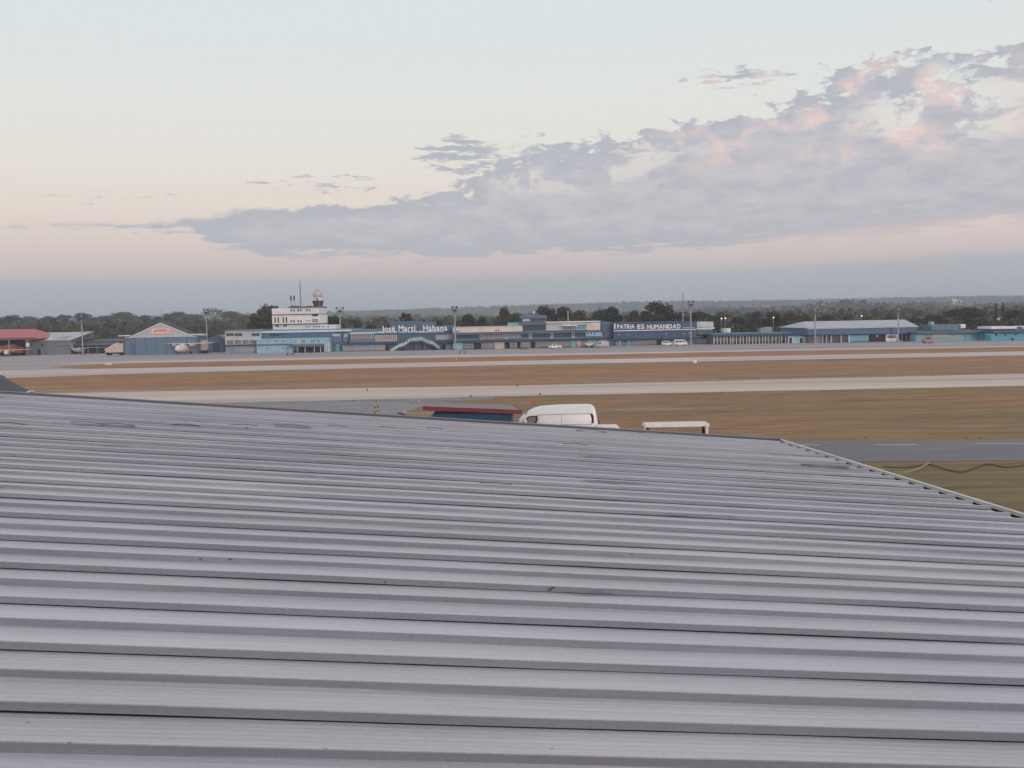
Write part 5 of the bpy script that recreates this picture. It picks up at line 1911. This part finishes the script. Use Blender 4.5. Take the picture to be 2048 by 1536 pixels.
PR = {
    'round': proto(1, 12, 5.5, 26, 3000),
    'roundb': proto(2, 12, 5.0, 22, 2600),
    'dense': proto(3, 12, 6.0, 38, 4600),
    'umbrella': proto(4, 12, 6.2, 22, 2600, 'umbrella'),
    'airy': proto(5, 12, 4.6, 15, 900, 'round', .30),
    'open': proto(6, 12, 4.4, 12, 1100, 'round', .33),
    'conifer': proto(7, 12, 3.2, 24, 1900, 'conifer', .3),
    'bush': proto(8, 12, 7.0, 30, 3400),
}
RAD = {'round': 5.5, 'roundb': 5.0, 'dense': 6.0, 'umbrella': 6.2, 'airy': 4.6, 'open': 4.4, 'conifer': 3.2, 'bush': 7.0}
for k, (a, b) in PR.items():
    a.materials.append(BARK)
    b.materials.append(LEAF2 if k in ('airy', 'roundb') else LEAF)


def tree(kind, x, yt, w, Y, label, group, name='broadleaf_tree'):
    gx, gz = P(x, yt, Y)
    r = w / 2 * Y / F
    t = thing(name, label, 'tree', (gx, Y, 0), random.uniform(0, 6.28), group)
    t.scale = (r / RAD[kind], r / RAD[kind], gz / 12)
    part('trunk', PR[kind][0], None, t)
    part('crown', PR[kind][1], None, t)


ORD = ['first', 'second', 'third', 'fourth', 'fifth', 'sixth', 'seventh', 'eighth', 'ninth', 'tenth', 'eleventh', 'twelfth', 'thirteenth', 'fourteenth', 'fifteenth', 'sixteenth', 'seventeenth', 'eighteenth', 'nineteenth', 'twentieth']
random.seed(99)
left = [(-30, 632, 96, 'dense'), (18, 629, 90, 'dense'), (58, 632, 90, 'bush'), (94, 632, 86, 'bush'), (128, 622, 64, 'open'), (165, 625, 84, 'bush'), (205, 630, 88, 'dense'), (247, 621, 84, 'roundb'), (288, 630, 84, 'bush'),
        (325, 627, 70, 'open'), (352, 622, 76, 'dense'), (390, 627, 80, 'dense'), (430, 611, 76, 'airy'), (462, 620, 74, 'roundb'), (492, 630, 70, 'bush')]
for i, (x, y, w, k) in enumerate(left):
    tree(k, x, y, w, 820 + random.uniform(-60, 90), f'{ORD[i]} tree from the left in the hazy tree row behind the hangars', 'tree row behind the hangars')
for i, (x, y, w, k, lab) in enumerate([
        (540, 607, 88, 'dense', 'large dark rounded tree immediately left of the control tower'), (512, 622, 50, 'round', 'smaller tree on the left flank of the large dark tree'),
        (664, 629, 62, 'dense', 'dark low tree immediately right of the control tower'),
        (716, 641, 44, 'bush', 'low tree between the mast and white lettering'), (742, 646, 46, 'round', 'low tree just left of the roof block behind lettering'),
        (812, 615, 44, 'open', 'open topped tree standing above the José Martí letters'), (790, 640, 50, 'bush', 'bushy tree at the left foot of open topped tree'),
        (846, 639, 44, 'bush', 'bushy tree above the gap between the two sign words'), (876, 638, 44, 'round', 'tree above the Habana letters'),
        (934, 626, 48, 'dense', 'rounded tree just right of the mast beside Habana'), (965, 634, 50, 'bush', 'low spreading tree above the pink terminal wall'),
        (1007, 612, 40, 'dense', 'tall rounded tree left of the blue observation cab'), (1032, 621, 34, 'round', 'narrow tree touching the left of blue observation cab'),
        (1090, 609, 64, 'dense', 'large dark tree behind the blue observation cab'), (1128, 609, 58, 'roundb', 'brownish tall tree right of the observation cab'),
        (1160, 616, 50, 'roundb', 'brownish tree above the white upper floor'), (1203, 615, 58, 'dense', 'wide tree above the right end of white upper floor'),
        (1225, 608, 44, 'round', 'taller tree left above the slogan hall'), (1268, 619, 46, 'bush', 'small tree left of the biggest dark tree'),
        (1315, 601, 92, 'dense', 'biggest dark domed tree above the slogan hall'), (1362, 624, 50, 'bush', 'low tree at the right foot of the biggest dark tree'),
        (1404, 619, 64, 'umbrella', 'flat topped spreading tree above the pale end block'), (1440, 628, 56, 'bush', 'dark bushy tree around the paired street lamps'),
        (1478, 630, 56, 'roundb', 'brownish tree right of the paired street lamps'), (1512, 622, 52, 'bush', 'tree above the middle of the arcade'),
        (1545, 622, 50, 'dense', 'dark tree around the single lit street lamp'), (1580, 622, 58, 'roundb', 'brownish tree above the right end of arcade'),
        (1612, 628, 54, 'bush', 'tree left of the warehouse mast'), (1655, 626, 56, 'round', 'tree right of the warehouse mast'),
        (1694, 628, 52, 'bush', 'low tree above the left half of warehouse roof'), (1735, 630, 56, 'roundb', 'brownish low tree above the middle of warehouse roof'),
        (1782, 629, 60, 'bush', 'dark low tree behind the right warehouse mast'), (1832, 633, 52, 'umbrella', 'dark flat tree at the right end of the warehouse ridge'),
        (1868, 626, 60, 'round', 'tree behind the turquoise roof storey'), (1932, 611, 104, 'umbrella', 'very broad spreading tree right of turquoise roof storey'),
        (1965, 636, 70, 'roundb', 'brownish tree below the right side of very broad tree'),
        (1992, 603, 20, 'conifer', 'left of the two spiky trees at the right'), (2006, 601, 20, 'conifer', 'right of the two spiky trees at the right'),
        (2030, 618, 56, 'dense', 'dark tree at the right edge'), (2072, 612, 70, 'dense', 'tree cut by the right edge')]):
    tree(k, x, y, w, 352 + random.uniform(-10, 14), lab, None, 'conifer_tree' if k == 'conifer' else 'broadleaf_tree')

# understorey of low shrubs hiding the trunks: nobody could count it
random.seed(31)
mb = MB()
for i in range(16000):
    x = random.uniform(-84, 200)
    y = random.uniform(338, 400)
    h = max(0, 3.2 + 3.0 * mnoise.noise((x * .06, y * .05, 0)))
    quad(Vector((x, y, random.random() ** .6 * h + .2)), random.uniform(.4, .8), mb)
for i in range(9000):                                   # deeper belt behind the hangars
    x = random.uniform(-460, -150)
    y = random.uniform(560, 760)
    h = max(0, 8.5 + 4.5 * mnoise.noise((x * .02, y * .02, 0)))
    quad(Vector((x, y, random.random() ** .6 * h + .2)), random.uniform(.9, 1.6), mb)
o = part('shrub_belt', mb, LEAF)
o['kind'] = 'stuff'
o['label'] = 'dense dark shrubs filling the belt behind the buildings'


# palms
def palm(x, yt, Y, label):
    gx, gz = P(x, yt, Y)
    t = thing('palm_tree', label, 'tree', (gx, Y, 0))
    h = gz - 1.2
    part('trunk', MB().tube([(0, 0, 0), (.2, 0, h * .5), (0, 0, h)], [.24, .18, .15], 7), BARK, t)
    for k in range(13):
        a = k * 2.4 + random.uniform(-.2, .2)
        el_ = random.uniform(-.2, 1.1)
        L = random.uniform(1.7, 2.3)
        vs, fs = [], []
        for i in range(6):
            s = i / 5
            r = L * s * math.cos(el_ * .7)
            z = h + L * s * math.sin(el_) - 1.2 * s * s
            w = .32 * math.sin(math.pi * min(1, .12 + s * .88)) + .02
            c = Vector((math.cos(a) * r, math.sin(a) * r, z))
            sd_ = Vector((-math.sin(a), math.cos(a), 0)) * w
            vs += [tuple(c + sd_ - Vector((0, 0, w * .5))), tuple(c), tuple(c - sd_ - Vector((0, 0, w * .5)))]
        for i in range(5):
            fs += [(i * 3, i * 3 + 1, i * 3 + 4, i * 3 + 3), (i * 3 + 1, i * 3 + 2, i * 3 + 5, i * 3 + 4)]
        part('frond', MB().add(vs, fs), LEAF, t)


palm(644, 621, 332, 'palm with its crown against the sky right of the tower')
palm(697, 634, 332, 'palm just right of the four headed mast')
palm(706, 632, 334, 'taller palm right of the four headed mast, second of the pair')

# ------------------------------------------------------------------ hills and far woods


def hill_h(x, y):
    s = 0.0
    s += 34 * math.exp(-((y - 3000) / 420) ** 2) * (.62 + .38 / (1 + math.exp(-(x + 350) / 220))) * (.95 + .16 * mnoise.noise((x * .0016, 5.0, 0)))
    s += 9 * math.exp(-((y - 1700) / 260) ** 2) * max(0, .4 + .9 * mnoise.noise((x * .0028, 2.0, 0)) + (.45 if x > 250 else 0))
    s += 10 * math.exp(-((x - 395) / 70) ** 2 - ((y - 1330) / 130) ** 2)
    return s if y > 700 else 0.0


vs, fs = [], []
nx, ny = 120, 44
for j in range(ny + 1):
    y = 650 + (3900 - 650) * j / ny
    for i in range(nx + 1):
        x = -2600 + 5200 * i / nx
        vs.append((x, y, hill_h(x, y) * min(1, (y - 650) / 150) - (.3 if j in (0, ny) else 0) + .05))
for j in range(ny):
    for i in range(nx):
        a = j * (nx + 1) + i
        fs.append((a, a + 1, a + nx + 2, a + nx + 1))
o = part('hills', MB().add(vs, fs), mat('hill scrub', (.055, .058, .036, 1), .95, .25, .01), None, 180)
o['kind'] = 'structure'
random.seed(77)
mb = MB()


def clump(x, y, z, r, h, n, ls):
    for _ in range(n):
        d = Vector((random.gauss(0, 1), random.gauss(0, 1), random.gauss(0, 1))).normalized()
        quad(Vector((x + d.x * r, y + d.y * r, z + h * .55 + d.z * h * .45)), ls, mb)


for i in range(1500):                                   # middle distance woods
    y = random.uniform(420, 1250)
    x = random.uniform(-.62, .62) * y + random.uniform(-30, 30)
    h = random.uniform(5, 9.5) + 2.5 * mnoise.noise((x * .008, y * .006, 1))
    clump(x, y, hill_h(x, y), random.uniform(3, 5.5), h, 34, random.uniform(1.1, 1.7))
for i in range(5200):                                   # wooded ridges
    y = random.choice((random.uniform(1250, 2100), random.uniform(2500, 3120), random.uniform(2750, 3080)))
    x = random.uniform(-.6, .6) * y
    h = random.uniform(7, 12)
    clump(x, y, hill_h(x, y), random.uniform(5, 9), h, 13, random.uniform(2.6, 4.2))
o = part('far_woods', mb, LEAF)
o['kind'] = 'stuff'
o['label'] = 'hazy far woods covering the low ridges behind the airport'
# pale houses among the far woods
for x, y, w, h, Y, lab in ((1908, 598.5, 9, 3, 2400, 'left pale house on the far ridge above the broad tree'), (1918, 601, 8, 2.5, 2350, 'right pale house on the far ridge above the broad tree'),
                           (2003, 639, 16, 10, 405, 'pale house between the spiky trees and right edge'), (2046, 604.5, 6, 4, 2200, 'small white house on the far ridge at the right edge')):
    gx, gz = P(x, y, Y)
    w_, h_ = w * Y / F, h * Y / F
    base = hill_h(gx, Y)
    t = thing('distant_house', lab, 'house', (gx, Y, base))
    part('wall', MB().box(-w_ / 2, w_ / 2, -w_ * .3, w_ * .3, -1 if base > .5 else 0, gz - base), warm_white, t)
    rz_ = gz - base
    part('roof', MB().prism_y([(-w_ * .55, rz_ + .01), (w_ * .55, rz_ + .01), (w_ * .3, rz_ + h_ * .35), (-w_ * .3, rz_ + h_ * .35)], -w_ * .34, w_ * .34), grey_w, t)

# ------------------------------------------------------------------ dry grass tufts on the verges
random.seed(13)
mb = MB()


def tuft(x, y, h):
    a = random.uniform(0, 3.14)
    w = h * random.uniform(.5, 1.1)
    o = len(mb.v)
    dx, dy = math.cos(a) * w, math.sin(a) * w
    lx, ly = random.uniform(-.3, .3) * h, random.uniform(-.3, .3) * h
    mb.v += [(x - dx, y - dy, 0), (x + dx, y + dy, 0), (x + lx + dx * .3, y + ly + dy * .3, h), (x + lx - dx * .5, y + ly - dy * .5, h * .8)]
    mb.f.append((o, o + 1, o + 2, o + 3))


for i in range(1500):                                   # longer weeds along pavement edges
    x = random.uniform(-40, 90)
    y = random.choice((115.2 + .03 * x, 141.0, 188.0, 73.6 - .14 * (x - 12))) + random.gauss(0, .25)
    if y < 90 and not 12 < x < 40:
        continue
    tuft(x, y, random.uniform(.04, .12))
o = part('grass_tufts', mb, GRASS)
o['kind'] = 'stuff'
o['label'] = 'dry brown grass tufts and weeds on the airfield verges'

# ------------------------------------------------------------------ air
hz = bpy.data.materials.new('haze')
hz.use_nodes = True
t = hz.node_tree
t.nodes.clear()
pv = t.nodes.new('ShaderNodeVolumePrincipled')
pv.inputs['Color'].default_value = (.80, .90, 1.0, 1)
pv.inputs['Density'].default_value = 0.00030
pv.inputs['Anisotropy'].default_value = 0.0
ou = t.nodes.new('ShaderNodeOutputMaterial')
t.links.new(pv.outputs[0], ou.inputs['Volume'])
o = part('haze', MB().box(-5800, 5800, -5800, 5800, -1.3, 56), hz)
o['kind'] = 'stuff'
o['label'] = 'thin pale evening haze over the airfield'
